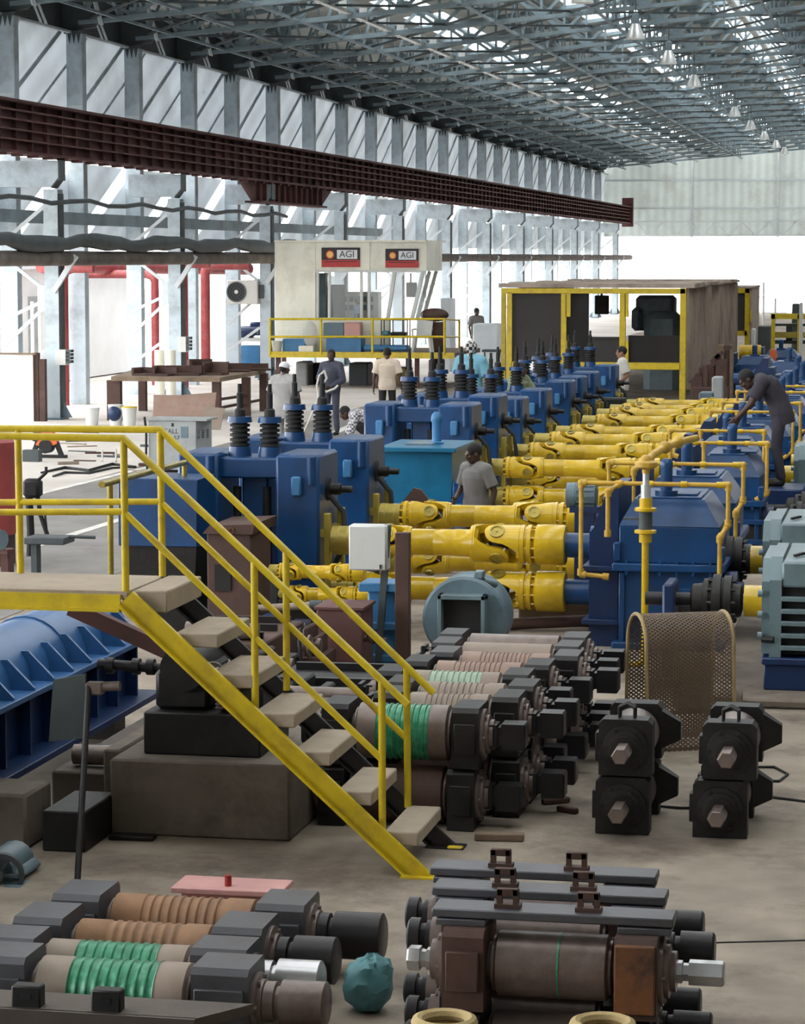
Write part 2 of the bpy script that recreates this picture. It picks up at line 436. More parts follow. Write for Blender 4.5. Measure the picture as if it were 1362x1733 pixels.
# roof: sheets between translucent strips
xs = [XW - .6, -16.2, -14.9, -11.4, -9.6, -7.3, -5.3, -3.2, -1.0, 2.0, 5.0, 13.0]
roof = MB()
for k in range(0, len(xs) - 1, 2):
    a, b = xs[k], xs[k + 1]
    roof.prism([(a, zt(a) + .16), (b, zt(b) + .16), (b, zt(b) + .2), (a, zt(a) + .2)], 'y', -4, YE + .3)
struct('ceiling', roof, M['roof'])
for k in range(1, len(xs) - 1, 2):
    a, b = xs[k], xs[k + 1]
    sk = MB()
    y = 9.0
    while y < YE:                      # lights alternate with plain sheets along the strip
        sk.prism([(a, zt(a) + .17), (b, zt(b) + .17), (b, zt(b) + .19), (a, zt(a) + .19)], 'y', y, y + 3.6)
        y += 5.2
    struct('window_%d' % ((k + 1) // 2), sk, M['skylight'])
    fl = MB(); y = -4.0
    fl.prism([(a, zt(a) + .16), (b, zt(b) + .16), (b, zt(b) + .2), (a, zt(a) + .2)], 'y', -4, 9.0)
    y = 9.0
    while y < YE:
        fl.prism([(a, zt(a) + .16), (b, zt(b) + .16), (b, zt(b) + .2), (a, zt(a) + .2)], 'y', y + 3.6, y + 5.2)
        y += 5.2
    struct('ceiling', fl, M['roof'])
# left wall cladding: band above the crane girder, lower band with slanting gaps
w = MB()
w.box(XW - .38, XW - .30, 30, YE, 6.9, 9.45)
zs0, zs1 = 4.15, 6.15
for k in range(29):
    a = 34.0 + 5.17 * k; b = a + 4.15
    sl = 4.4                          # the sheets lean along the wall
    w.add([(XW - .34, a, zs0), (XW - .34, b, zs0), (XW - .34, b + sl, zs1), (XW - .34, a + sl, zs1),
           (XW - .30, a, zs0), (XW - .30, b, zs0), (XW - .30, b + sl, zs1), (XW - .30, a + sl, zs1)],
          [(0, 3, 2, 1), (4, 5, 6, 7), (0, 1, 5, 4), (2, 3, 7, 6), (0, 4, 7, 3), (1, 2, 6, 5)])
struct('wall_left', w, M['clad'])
# end wall with its wide opening
e = MB().box(-22, 12, YE, YE + .12, 5.15, 13.2)
struct('wall_far', e, M['cladfar'])
e = MB()
for zz in (7.0, 8.9): e.box(-22, 12, YE - .12, YE, zz, zz + .12)
for xx in (-15.4, -9.6, -3.8): e.box(xx, xx + .16, YE - .2, YE, 5.1, 12)
struct('trim_6', e, M['pale'])
e = MB()
for zz in (5.15, 6.1): e.box(-20, 12, YE - .5, YE - .38, zz, zz + .1)
x = -20.0
while x < 10:
    e.bar((x, YE - .44, 5.2), (x + .9, YE - .44, 6.1), .07, .07); e.bar((x + .9, YE - .44, 6.1), (x + 1.8, YE - .44, 5.2), .07, .07); x += 1.8
struct('trim_7', e, M['pale'])

# ------------------------------------------------------------------ hall steelwork
def ibeam(mb, p0, p1, w, h, t=.02, up=None):
    p0, p1 = Vector(p0), Vector(p1)
    u, v, d = frame(p1 - p0)
    if up is not None: v = (Vector(up) - d * Vector(up).dot(d)).normalized(); u = v.cross(d)
    for s_ in (-1, 1): mb.bar(p0 + v * s_ * (h - t) / 2, p1 + v * s_ * (h - t) / 2, w, t, up=v)
    mb.bar(p0, p1, t, h - 2 * t, up=v)
    return mb
# wall posts
for i, y in enumerate(FRAMES):
    t = thing('wall_post', '%s pale grey steel post from the left end of the wall' % ORD[i], 'post', (XW, y, 0), 0, 'wall posts')
    q = MB(); 
    for s_ in (-1, 1): q.box(s_ * .2 - .012, s_ * .2 + .012, -.15, .15, 0, 9.35)
    q.box(-.19, .19, -.012, .012, 0, 9.35)
    q.box(-.205, .205, -.16, -.14, 0, 9.35)
    q.build('shaft', M['post'], t)
    q = MB()
    for a in (-.12, 0, .12): q.prism([(a - .05, 9.35), (a + .05, 9.35), (a, 9.1)], 'y', -.18, -.16)
    q.box(-.26, .26, -.2, .2, 9.35, 9.42)
    q.build('cap_plate', M['steeld'], t)
    q = MB().box(-.21, .21, -.18, -.15, 7.5, 7.56)
    q.build('stiffener', M['pale'], t)
# eave rail with its bright edge
q = MB()
q.box(XW - .16, XW - .06, 45, YE, 9.36, 9.42)
struct('trim_8', q, M['pale'])
fa = MB()
ed = [30.0] + [y - 1.35 for y in FRAMES]
for k in range(len(ed)):
    a = ed[k] + (.25 if k else 0); b = ed[k + 1] - .37 if k + 1 < len(ed) else YE
    for (p0, p1) in ((a, b), (b + .22, b + .37)) if k + 1 < len(ed) else ((a, b),):
        X0, X1, l_ = XW - .42, XW - .34, -1.7
        fa.add([(X0, p0, 9.45), (X0, p1, 9.45), (X0, p1 + l_, 10.75), (X0, p0 + l_, 10.75), (X1, p0, 9.45), (X1, p1, 9.45), (X1, p1 + l_, 10.75), (X1, p0 + l_, 10.75)],
               [(0, 3, 2, 1), (4, 5, 6, 7), (0, 1, 5, 4), (2, 3, 7, 6), (0, 4, 7, 3), (1, 2, 6, 5)])
struct('trim_9', fa, M['steeld'])
br = MB()
for k in range(46):
    y = 50 + 2.6 * k + (.5 if k % 2 else 0)
    br.bar((XW - .27, y, 7.0), (XW - .27, y + 4.9, 9.4), .03, .12 if k % 2 else .06, up=(0, 1, 0))
struct('trim_11', br, M['post'])

# crane columns with bracket, lattice to the wall post and foot
def crane_column(y, label):
    X = -19.6
    t = thing('crane_column', label, 'column', (X, y, 0), 0, 'crane columns')
    q = MB()
    q.box(-.17, .17, -.2, -.18, 0, 5.3); q.box(-.17, .17, .18, .2, 0, 5.3); q.box(-.012, .012, -.18, .18, 0, 5.3)
    q.build('shaft', M['post'], t)
    q = MB().box(.12, .2, -.16, .16, .3, 5.2)
    q.build('web_plate', M['steeld'], t)
    q = MB().prism([(-1.25, 5.35), (.02, 5.35), (.2, 5.55), (.2, 5.95), (-1.25, 5.95)], 'y', -.22, .2)
    q.build('bracket', M['post'], t)
    q = MB().box(.2, .23, -.22, .22, 5.5, 5.96); q.bar((.2, 0, 5.55), (.03, 0, 5.33), .44, .03)
    q.build('bracket_end', M['steeld'], t)
    q = MB()
    for (a, b) in (((-1.2, 3.75), (-.2, 3.0)), ((-1.2, 2.3), (-.2, 2.75)), ((-.2, 2.6), (-1.2, 1.7)), ((-1.2, .9), (-.2, 1.6)), ((-1.2, 4.1), (-.2, 4.9))):
        q.bar((a[0], -.1, a[1]), (b[0], -.1, b[1]), .05, .08)
    q.box(-.36, -.1, -.14, -.1, 2.5, 3.1)
    q.build('lattice', M['pale'], t)
    q = MB().bar((.05, -.2, 2.95), (.6, -.2, 3.78), .1, .12)
    q.build('knee_brace', M['pale'], t)
    q = MB().box(-.22, .22, -.3, .3, 0, .05); q.prism([(.1, .05), (.4, .05), (.1, .6)], 'y', -.04, .0); q.prism([(-.1, .05), (-.4, .05), (-.1, .6)], 'y', -.04, .0)
    q.build('foot', M['slate'], t)
    return t
cc0 = crane_column(57.55, 'nearest pale blue-grey crane column at the left edge with haunched bracket')
for i, y in enumerate([67.65, 77.55, 87.9, 98.2, 108.6, 118.9, 129.2, 139.6, 149.9, 160.2, 170.6]):
    dup(cc0, (-19.6, y, 0), None, '%s pale blue-grey crane column with haunched bracket from the left edge' % ORD[i + 1])

# crane girder
t = thing('crane_girder', 'long dark red-brown crane girder running along the left wall', 'girder', (-19.6, 40, 6.05))
GY0, GY1 = 40.0, YE - 1
q = MB().box(-.3, .3, 0, GY1 - GY0, 1.06, 1.12); q.build('top_flange', M['girder'], t)
q = MB().box(-.25, .25, 0, GY1 - GY0, -.04, .02); q.build('bottom_flange', M['girder'], t)
q = MB()
for z in (.24, .46, .68, .88): q.box(.05, .2, 0, GY1 - GY0, z, z + .035)
q.build('conductor_rail', M['redox'], t)
q = MB().box(-.05, .05, 0, GY1 - GY0, -.02, 1.1); y = .3
while y < GY1 - GY0:
    q.box(.05, .15, y, y + .05, .0, 1.06); q.box(.05, .24, y - .1, y + .14, -.1, .0); y += 1.03
o = q.build('stiffened_web', M['girder'], t)
q = MB().prism([(34.4, -.04), (35.9, -.62), (44.8, -.62), (46.4, -.04)], 'x', -.06, .06)
y = 36.2
while y < 45: q.box(-.16, .16, y, y + .06, -.6, 0); y += .75
q.box(-.25, .25, 35.9, 44.8, -.68, -.62)
q.build('deep_haunch', M['girder'], t)
solo('crane_stop', MB().box(-19.95, -19.2, YE - 1.6, YE - 1.2, 5.8, 7.75, .03), M['girder'], 'dark red-brown end stop standing at the far end of the crane girder', 'crane stop', (-19.6, YE - 1.4, 5.8))

# long wrapped service pipe on the crane columns
pts = []; y = 50.0
q = MB()
pts = [(-19.2, 44 + 2 * k, 3.72) for k in range(67)]
q.tube(pts, .17, 12)
t = thing('service_pipe', 'long brown service pipe running level along the crane columns', 'pipe', (-19.15, 44, 3.72))
q.build('pipe', M['duct'], t, w=True)
q = MB()
pts = [(-19.1 + .03 * math.sin(k * 1.7), 44 + 1.0 * k, 4.08 + .05 * math.sin(k * .95) + .03 * math.sin(k * 2.3)) for k in range(36)]
q.tube(pts, [.17 + .03 * math.sin(k * 1.3) for k in range(36)], 10)
solo('cable_bundle', q, M['steeld'], 'sagging dark cable bundle lying along the top of the service pipe', 'cables', (-19.1, 44, 4.08))
q = MB().tube([(-19.32, 44 + 1.4 * k, 5.02 + .06 * math.sin(k * 1.9)) for k in range(26)], .055, 8)
solo('cable_run', q, M['steeld'], 'thin dark cable run under the column brackets at the left', 'cables', (-19.35, 44, 5.02))
solo('wall_beam', MB().box(-20.9, -20.6, 44, 100, 4.55, 4.85), M['steel'], 'grey steel side beam on the wall posts behind the cables', 'beam', (-20.75, 44, 4.55))

# roof trusses
tr = thing('roof_truss', 'first steel roof truss from the near end of the hall', 'roof truss', (XW, FRAMES[0], 0), 0, 'roof trusses')
XR = 8.5
q = MB()
for s_ in (-.09, .09): q.bar((.1, s_, zb(XW)), (XR - XW, s_, zb(XR)), .06, .11)
q.build('bottom_chord', M['steel'], tr)
q = MB()
for s_ in (-.09, .09): q.bar((0, s_, zt(XW)), (XR - XW, s_, zt(XR)), .06, .12)
q.build('top_chord', M['steel'], tr)
lw = MB()
n = 20; dx = (XR - XW - .2) / n
for k in range(n + 1):
    x = .1 + k * dx; B = zb(XW + x); T = zt(XW + x)
    lw.bar((x, 0, B), (x, 0, T), .07, .07)
    lw.prism([(x - .24, B - .04), (x + .24, B - .04), (x + .15, B + .24), (x - .15, B + .24)], 'y', -.02, .02)
    lw.prism([(x - .22, T + .03), (x + .22, T + .03), (x + .13, T - .22), (x - .13, T - .22)], 'y', -.02, .02)
    if k < n:
        x2 = x + dx; B2 = zb(XW + x2); T2 = zt(XW + x2)
        if k % 2: lw.bar((x, 0, B), (x2, 0, T2), .09, .09)
        else: lw.bar((x, 0, T), (x2, 0, B2), .09, .09)
lw.build('web_lattice', M['steel'], tr)
q = MB().prism([(-.35, 9.42), (.5, 9.5), (.75, 9.85), (.3, 10.4), (-.35, 10.5)], 'y', -.06, .06)
q.build('end_plate', M['steeld'], tr)
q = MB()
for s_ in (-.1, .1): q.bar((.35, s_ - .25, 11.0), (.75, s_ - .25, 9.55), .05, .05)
q.build('end_strut', M['pale'], tr)  # pale colour stands in for light caught on the struts
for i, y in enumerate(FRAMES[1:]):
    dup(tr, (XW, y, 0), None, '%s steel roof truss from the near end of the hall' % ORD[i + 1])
# purlins
for i in range(17):
    X = -20.2 + 1.65 * i
    q = MB().bar((X, 50, zt(X) + .1), (X, YE, zt(X) + .1), .07, .14)
    solo('roof_purlin', q, M['steel'], '%s steel purlin under the roof sheets counted from the left eave' % ORD[i], 'purlin', (X, 50, zt(X) + .1), 'roof purlins')
# lattice girders along the hall between the trusses
lat_x = [-19.9, -18.2, -16.4, -12.0, -9.1, -4.6, -1.0]
for i, X in enumerate(lat_x):
    q = MB(); zl, zh = zb(X) + .02, zt(X) - .05
    q.bar((X, 52, zl), (X, YE, zl), .07, .07); q.bar((X, 52, zh), (X, YE, zh), .07, .07)
    y = 53.4
    while y < YE - 3:
        q.bar((X, y, zl), (X, y + 1.29, zh), .06, .06); q.bar((X, y + 1.29, zh), (X, y + 2.58, zl), .06, .06)
        q.box(X - .015, X + .015, y - .18, y + .18, zl - .03, zl + .2)
        y += 2.59
    solo('lattice_girder', q, M['steel'], '%s zigzag lattice girder running along the roof from the left eave' % ORD[i], 'lattice girder', (X, 52, zl), 'lattice girders')
# flat sway bracing in the bottom chord plane, one set per bay
for i in range(len(FRAMES) - 1):
    a, b = FRAMES[i], FRAMES[i + 1]
    q = MB(); X = XW + .4
    while X < 6:
        q.bar((X, a + .12, zb(X) + .08), (X + 3.6, b - .12, zb(X + 3.6) + .08), .06, .06)
        q.bar((X + 3.6, a + .12, zb(X + 3.6) + .06), (X, b - .12, zb(X) + .06), .06, .06)
        X += 3.6
    solo('sway_bracing', q, M['steeld'], 'flat crossed roof bracing in the %s bay from the near end' % ORD[i], 'bracing', (XW + .4, a, zb(XW)), 'roof bracing')
# the two pale lines under the roof
for X, dz, lb in ((-15.0, -.06, 'left of the two long pale conduits under the roof'), (-6.0, .75, 'right of the two long pale conduits under the roof')):
    q = MB(); q.bar((X, 50, 10.2 if X < -10 else 11.74), (X, YE - .4, 10.2 if X < -10 else 11.74), .16, .1)
    for k in range(48): q.box(X - .11, X + .11, 52 + 2.6 * k, 52.12 + 2.6 * k, (10.2 if X < -10 else 11.74) - .07, (10.2 if X < -10 else 11.74) + .3)
    solo('roof_conduit', q, M['lampm'], lb, 'conduit', (X, 50, 10.2))
# high-bay lamps
hb = thing('high_bay_lamp', '', 'lamp', (0, 0, 0), 0, 'high-bay lamps')
MB().lathe((0, 0, 0), (0, 0, 1), [(0, .27), (.05, .26), (.2, .2), (.38, .12), (.42, .1)], 20).build('reflector', M['lampm'], hb)
MB().lathe((0, 0, .42), (0, 0, 1), [(0, .09), (.02, .1), (.26, .1), (.3, .05)], 14).build('housing', M['steel'], hb)
MB().cyl((0, 0, .7), (0, 0, 1.5), .015, n=6).build('hanger', M['steeld'], hb)
for i, (px, py) in enumerate([(985, 5), (1075, 66), (1131, 108), (1174, 147), (1243, 197), (1270, 219), (1293, 236), (1313, 250), (1327, 261)]):
    p = at(px, py, X=-7.95)
    lb = '%s silver bell-shaped high-bay lamp hanging from the roof, counted from the near end' % ORD[i]
    if i == 0: hb.location = p; hb['label'] = lb
    else: dup(hb, p, None, lb)
# ------------------------------------------------------------------ cardan drive shafts (axis along local x, centred on the left coupling face)
def tongue(mb, xb, xc, rho, th, R, rin, sgn, a0=.64, nx=7, nt=12):
    """one yoke ear: a rounded tongue on a cylinder, rooted at xb and reaching past the journal centre xc"""
    xs_ = [xb + (xc - xb) * k / 3 for k in range(4)] + [xc + sgn * rho * math.sin(PI / 2 * k / 5) for k in range(1, 6)]
    al = [1.2, .92, .72, a0] + [a0 * max(0.08, math.cos(PI / 2 * k / 5)) for k in range(1, 6)]
    top, bot, vs, fs = [], [], [], []
    for x, a in zip(xs_, al):
        for r_ in (R, rin):
            for j in range(nt + 1):
                t_ = th + a * (2 * j / nt - 1)
                vs.append((x, r_ * math.cos(t_), r_ * math.sin(t_)))
    W = nt + 1
    I = lambda i, s_, j: i * 2 * W + s_ * W + j
    m = len(xs_)
    for i in range(m - 1):
        for j in range(nt):
            fs.append((I(i, 0, j), I(i + 1, 0, j), I(i + 1, 0, j + 1), I(i, 0, j + 1)))
            fs.append((I(i, 1, j + 1), I(i + 1, 1, j + 1), I(i + 1, 1, j), I(i, 1, j)))
        fs.append((I(i, 1, 0), I(i + 1, 1, 0), I(i + 1, 0, 0), I(i, 0, 0)))
        fs.append((I(i, 0, nt), I(i + 1, 0, nt), I(i + 1, 1, nt), I(i, 1, nt)))
    for i in (0, m - 1):
        for j in range(nt): fs.append((I(i, 0, j), I(i, 0, j + 1), I(i, 1, j + 1), I(i, 1, j)))
    if sgn > 0: fs = [f[::-1] for f in fs]
    return mb.add(vs, fs)

def yoke_pair(root, xc, d, R, th, name_f='fork'):
    """fork on the flange side (root at xc-d*1.0) and fork on the tube side"""
    L = R * 1.15
    for side, t0 in ((-1, th), (1, th + PI / 2)):
        q = MB()
        base = xc + side * d * L
        q.cyl((base, 0, 0), (base + side * d * .05, 0, 0), R, R * .93, 20)
        q.cyl((base - side * d * .03, 0, 0), (base + side * d * .02, 0, 0), R * .8, R, 20)
        for kk in (0, PI): tongue(q, base, xc, R * .62, t0 + kk, R, R * .55, -side * d)
        fo = q.build('fork', M['yellow'], root)
        for kk in (0, PI):
            q = MB()
            u = Vector((0, math.cos(t0 + kk), math.sin(t0 + kk)))
            c = Vector((xc, 0, 0)) + u * (R - .012)
            q.ring(c, u, R * .4, R * .1, .022, 18)
            q.cyl(c, c + u * .012, R * .3, n=16)
            q.cyl(c, c + u * .02, R * .06, n=8)
            q.build('bearing_cap', M['olive'], fo)
    q = MB().ell((xc, 0, 0), R * .56)
    for kk in range(4):
        a = th + kk * PI / 2
        q.cyl((xc, 0, 0), (xc, R * .8 * math.cos(a), R * .8 * math.sin(a)), R * .26, n=10)
    q.build('cross_journal', M['black'], root)

def bolt_flange(root, x, d, R):
    q = MB()
    q.lathe((x, 0, 0), (d, 0, 0), [(0, R * .72), (.012, R), (.05, R), (.055, R * .9), (.075, R * .9), (.08, R), (.118, R), (.13, R * .7)], 24)
    for k in range(10):
        a = 2 * PI * k / 10 + .15
        q.cyl((x - d * .03, R * .86 * math.cos(a), R * .86 * math.sin(a)), (x + d * .16, R * .86 * math.cos(a), R * .86 * math.sin(a)), .013, n=6)
    q.build('bolted_flange', M['yellow'], root)

def drive_shaft(L, rs_l, R, rt, rs_r, th_l, th_r, loc, label, group='yellow drive shafts', Rr=None):
    Rr = Rr or R * 1.05
    t = thing('drive_shaft', label, 'drive shaft', loc, 0, group)
    q = MB().lathe((0, 0, 0), (1, 0, 0), [(0, rs_l * .9), (.01, rs_l), (.24, rs_l), (.25, rs_l * .8), (.28, rs_l * .8)], 24)
    for x in (.07, .17): q.lathe((x, 0, 0), (1, 0, 0), [(0, rs_l), (.004, rs_l * 1.012), (.012, rs_l * 1.012), (.016, rs_l)], 24, False)
    q.build('sleeve', M['olive'], t)
    bolt_flange(t, .27, 1, R)
    xl = .40 + R * 1.15
    yoke_pair(t, xl, 1, R, th_l)
    xr = L - .46 - Rr * 1.15
    yoke_pair(t, xr, -1, Rr, th_r)
    a, b = xl + R * 1.2, xr - Rr * 1.2
    q = MB().lathe((a - .02, 0, 0), (1, 0, 0), [(0, R * .93), (.06, rt), ((b - a) * .42, rt), ((b - a) * .42 + .004, rt * .985), ((b - a) * .43, rt), ((b - a) * .72, rt), ((b - a) * .725, rt * 1.03), (b - a - .05, rt * 1.03), (b - a + .04, Rr * .93)], 28)
    q.build('tube', M['yellow'], t)
    bolt_flange(t, L - .33, -1, Rr * 1.02)
    q = MB().lathe((L - .34, 0, 0), (1, 0, 0), [(0, rs_r * .7), (.02, rs_r * .72), (.05, rs_r), (.32, rs_r), (.335, rs_r * .95), (.34, rs_r * .7)], 28)
    q.build('drive_sleeve', M['yellow'], t)
    return t

SHY = [(25.7, .88), (28.1, .91), (35.4, .86), (37.7, .9), (39.95, .91), (42.4, .87), (45.8, .84), (47.9, .84), (50.0, .80), (52.6, .76)]
XL, XR_ = -5.82, -3.42
g = thing
up0 = None
for i, (y, z) in enumerate(SHY):
    big = i == 0
    th = [2.45, 2.1, 2.6, 2.9, 3.4, 2.6, 2.7, 3.0, 2.2, 2.6][i]
    fast = i < 3
    near = ['front of the row', 'second in the row']
    lb = 'yellow upper cardan drive shaft, %s of the row from the front' % ORD[i]
    if i == 0:
        drive_shaft(XR_ - XL, .15, .165, .135, .205, 2.5, 2.35, (XL, y, z), lb, Rr=.195)
    elif i == 1:
        drive_shaft(XR_ - XL, .125, .155, .122, .18, 2.75, 2.7, (XL, y, z), lb, Rr=.17)
    elif i == 2:
        up0 = drive_shaft(XR_ - XL, .12, .15, .118, .16, 3.5, 2.6, (XL, y, z), lb)
    else:
        dup(up0, (XL, y, z), 0, lb)
lo0 = None
for i, (y, z) in enumerate(SHY[:7]):
    lb = 'yellow lower cardan drive shaft hung under the %s upper shaft from the front' % ORD[i]
    zz = z - [.47, .50, .40, .40, .4, .4, .4][i]
    if i == 0: drive_shaft(XR_ - XL, .13, .16, .12, .205, 2.9, 2.0, (XL, y, zz), lb, Rr=.19)
    elif i == 1: lo0 = drive_shaft(XR_ - XL, .12, .15, .115, .17, 2.6, 3.3, (XL, y, zz), lb)
    else: dup(lo0, (XL + .0, y, zz), 0, lb)

# ------------------------------------------------------------------ gearboxes
def pipe_run(pts, r=.022, fit=.034):
    q = MB()
    pts = [Vector(p) for p in pts]
    for a, b in zip(pts, pts[1:]):
        q.cyl(a, b, r, n=10)
        d = (b - a).normalized()
        q.cyl(a - d * .012, a + d * .05, fit, n=10); q.cyl(b - d * .05, b + d * .012, fit, n=10)
    for p in pts[1:-1]: q.ell(p, fit * 1.06, None, 10, 7)
    return q
def gearbox(loc, label, W=.96, D=1.3, H=1.46, m1='blue', shafts=(.88, .41), window=True, pinion=True, ys=1.0, vent=True, rz=0, group='blue gearboxes'):
    t = thing('gearbox', label, 'gearbox', loc, rz, group)
    q = MB().box(.03, W - .03, .03, D - .03, 0, .76, .01)
    for x in (.0, W - .06): q.box(x, x + .06, .0, D, 0, .74, .01)
    q.box(-.06, W + .06, -.05, D + .05, 0, .07, .01)
    q.build('lower_case', M['blue'], t)
    q = MB().box(-.06, W + .06, -.06, D + .06, .755, .835, .012)
    for k in range(6): q.cyl((.08 + k * (W - .16) / 5, -.035, .72), (.08 + k * (W - .16) / 5, -.035, .86), .018, n=6)
    q.build('joint_flange', M['blue'], t)
    zc = H - .27
    q = MB().box(0, W, 0, D, .83, zc, .012)
    q.frustum((0, W, 0, D, zc), (.13, W - .16, .13, D - .13, H - .02))
    q.box(-.05, .02, -.04, .08, .85, 1.03, .01); q.box(W - .02, W + .05, -.04, .08, .85, 1.0, .01)
    q.build('upper_case', M[m1], t)
    q = MB().box(.16, W - .19, .16, D - .16, H - .025, H, .006); q.box(.4, .72, .3, .7, H, H + .02, .004)
    q.build('cover_plate', M['blue'], t)
    if vent:
        q = MB().cyl((.42, .32, H), (.42, .32, H + .05), .11, n=16)
        q.lathe((.42, .32, H + .04), (0, 0, 1), [(0, .058), (.22, .058), (.25, .064), (.29, .058), (.315, .035)], 18)
        q.build('vent_pipe', M['blue'], t)
    if window:
        q = MB()
        for a in ((.5, .56, .3, .6), (.82, .88, .3, .6), (.5, .88, .54, .6), (.5, .88, .3, .36)): q.box(a[0], a[1], -.03, .03, a[2], a[3], .005)
        wf = q.build('inspection_frame', M['blue'], t)
        MB().box(.555, .825, .015, .028, .355, .545).build('opening', M['darkroom'], wf)
    q = MB()
    q.cyl((W, .55, .55), (W + .14, .55, .55), .16, n=18); q.cyl((W + .12, .55, .55), (W + .2, .55, .55), .06, n=12)
    q.build('input_bearing', M['dblue'], t)
    if pinion:
        q = MB().prism([(-.30, 0), (-.02, 0), (-.02, H + .08), (-.12, H + .08), (-.26, 1.15), (-.30, 1.1)], 'y', .12, D)
        for z in (.22, .74): q.box(-.36, .0, .04, D + .02, z, z + .05, .006)
        q.build('pinion_case', M['dblue'], t)
        for z in shafts:
            b = MB().lathe((-.28, ys, z), (-1, 0, 0), [(0, .24), (.05, .24), (.06, .2), (.11, .2), (.12, .13)], 22)
            for k in range(8):
                a = 2 * PI * k / 8
                b.cyl((-.3, ys + .21 * math.cos(a), z + .21 * math.sin(a)), (-.355, ys + .21 * math.cos(a), z + .21 * math.sin(a)), .016, n=6)
            bh = b.build('bearing_housing', M['blue'], t)
            MB().cyl((-.36, ys, z), (-.76, ys, z), .125, n=22).build('output_shaft', M['blue'], bh)
    return t
g1 = gearbox((-2.78, 24.7, 0), 'front blue gearbox behind the mesh guard, with square opening low on its face', shafts=(.88, .41))
g2 = gearbox((-2.80, 27.15, 0), 'second blue gearbox from the front, its top showing just behind the front one', shafts=(.91, .41), window=False, ys=.95)
g3 = gearbox((-2.62, 31.4, 0), 'third blue gearbox, bright fronted and set to the right of the front two', W=.78, D=1.5, H=1.38, window=True, shafts=(), pinion=True)
g4 = gearbox((-2.86, 33.9, 0), 'fourth blue gearbox, the one with the stooping man resting his hand on its vent', W=.84, D=1.4, H=1.36, shafts=(.86,), ys=1.5)
for i in range(4, 11):
    y = SHY[i - 1][0] - 1.0 + (.4 if i == 4 else 0) + (1.2 if i == 9 else 0)
    if i == 4: gf = gearbox((-2.86, 37.0, 0), '%s blue gearbox from the front of the row' % ORD[i], W=.9, D=1.15, H=1.34, shafts=(.87,), ys=.7, window=False)
    else: dup(gf, (-2.86 + .02 * i, SHY[i - 1][0] - .7, 0), 0, '%s blue gearbox from the front of the row' % ORD[i])

# yellow lubrication pipes: a header over each gearbox with drops at both ends
def lube_pipe(gx, gy, W, D, H, label, deep):
    t = thing('lubrication_pipe', label, 'pipe', (gx, gy, 0), 0, 'yellow lubrication pipes')
    zh = H + .14
    pipe_run([(-.36, .1, deep), (-.36, .1, zh), (W + .08, .1, zh), (W + .08, .1, zh - .38), (W + .02, -.1, zh - .48), (W + .02, -.1, .46), (W - .14, -.1, .44)] if deep < 1 else
             [(-.3, .1, zh - .3), (-.3, .1, zh), (W + .08, .1, zh), (W + .08, .1, zh - .6), (W - .04, .1, zh - .68)]).build('header', M['ypipe'], t)
    pipe_run([(-.36, .1, deep), (-.1, .1, deep - .02)] if deep < 1 else [(-.3, .1, zh - .3), (-.2, .1, zh - .34)]).build('left_branch', M['ypipe'], t)
    pipe_run([(.02, .1, zh), (-.08, -.1, zh - .06), (-.08, -.1, zh - .48)] if deep < 1 else [(.1, .1, zh), (.1, .1, H - .2)]).build('drop_pipe', M['ypipe'], t)
    q = MB()
    for x in (.0, .3, .62, W): q.cyl((x - .03, .1, zh), (x + .03, .1, zh), .032, n=10)
    q.build('union', M['yellow'], t)
    return t
lube_pipe(-2.78, 24.55, .96, 1.3, 1.46, 'ochre oil pipe framing the top and sides of the front blue gearbox', .72)
lube_pipe(-2.80, 27.0, .96, 1.3, 1.46, 'ochre oil pipe running over the second blue gearbox', .9)
lube_pipe(-2.62, 31.3, .78, 1.3, 1.38, 'ochre oil pipe over the third blue gearbox', 1.2)
lube_pipe(-2.86, 33.8, .84, 1.3, 1.36, 'ochre oil pipe over the fourth blue gearbox under the stooping man', 1.2)
for i in range(5, 9):
    y = SHY[i - 1][0] - .85
    lube_pipe(-2.75, y, .85, 1.2, 1.3, 'thin ochre oil pipe over the %s blue gearbox of the row' % ORD[i], 1.2)
# riser with valve in front of the front gearbox
t = thing('valve_riser', 'yellow riser pipe with flanged valve standing before the front gearbox', 'pipe', (-2.66, 23.4, 0))
p = at(1092, 905, Y=23.2); pxx = p.x
V = lambda z, x=0, y=0: (pxx + x, 23.2 + y, z)
q = MB().cyl(V(.12), V(1.22), .032, n=14)
q.tube([V(.18), V(.12, -.01), V(.09, -.06), V(.09, -.5)], .03, 12)
q.build('riser', M['yellow'], t, w=True)
q = MB()
for z, za, zc in ((1.27, 1.2, 1.3), (1.47, 1.5, 1.6)):
    q = MB().lathe(V(z), (0, 0, 1), [(0, .05), (.015, .1), (.04, .1), (.05, .05)], 18); q.cyl(V(za), V(zc), .058, n=14)
    q.build('valve_flange', M['yellow'], t, w=True)
MB().cyl(V(1.3), V(1.48), .062, n=14).bar(V(1.41, -.03), V(1.41, -.2), .03, .02).build('valve_body', M['steeld'], t, w=True)
q = MB().cyl(V(1.58), V(1.72), .045, n=12); q.cyl(V(1.72), V(1.86), .03, n=12)
q.build('foil_wrap', M['lampm'], t, w=True)
q = MB().tube([V(1.82), V(1.93), V(1.98, .05, .2), V(2.02, .12, .5), V(2.04, .2, .9), V(2.04, .32, 1.5)], .034, 12)
for pp in (V(1.93), V(2.02, .12, .5), V(2.04, .2, .9)): q.ell(pp, .06)
q.lathe(V(1.86), (0, 0, 1), [(0, .06), (.02, .1), (.06, .1), (.08, .06)], 16)
q.build('upper_bend', M['ypipe'], t, w=True)

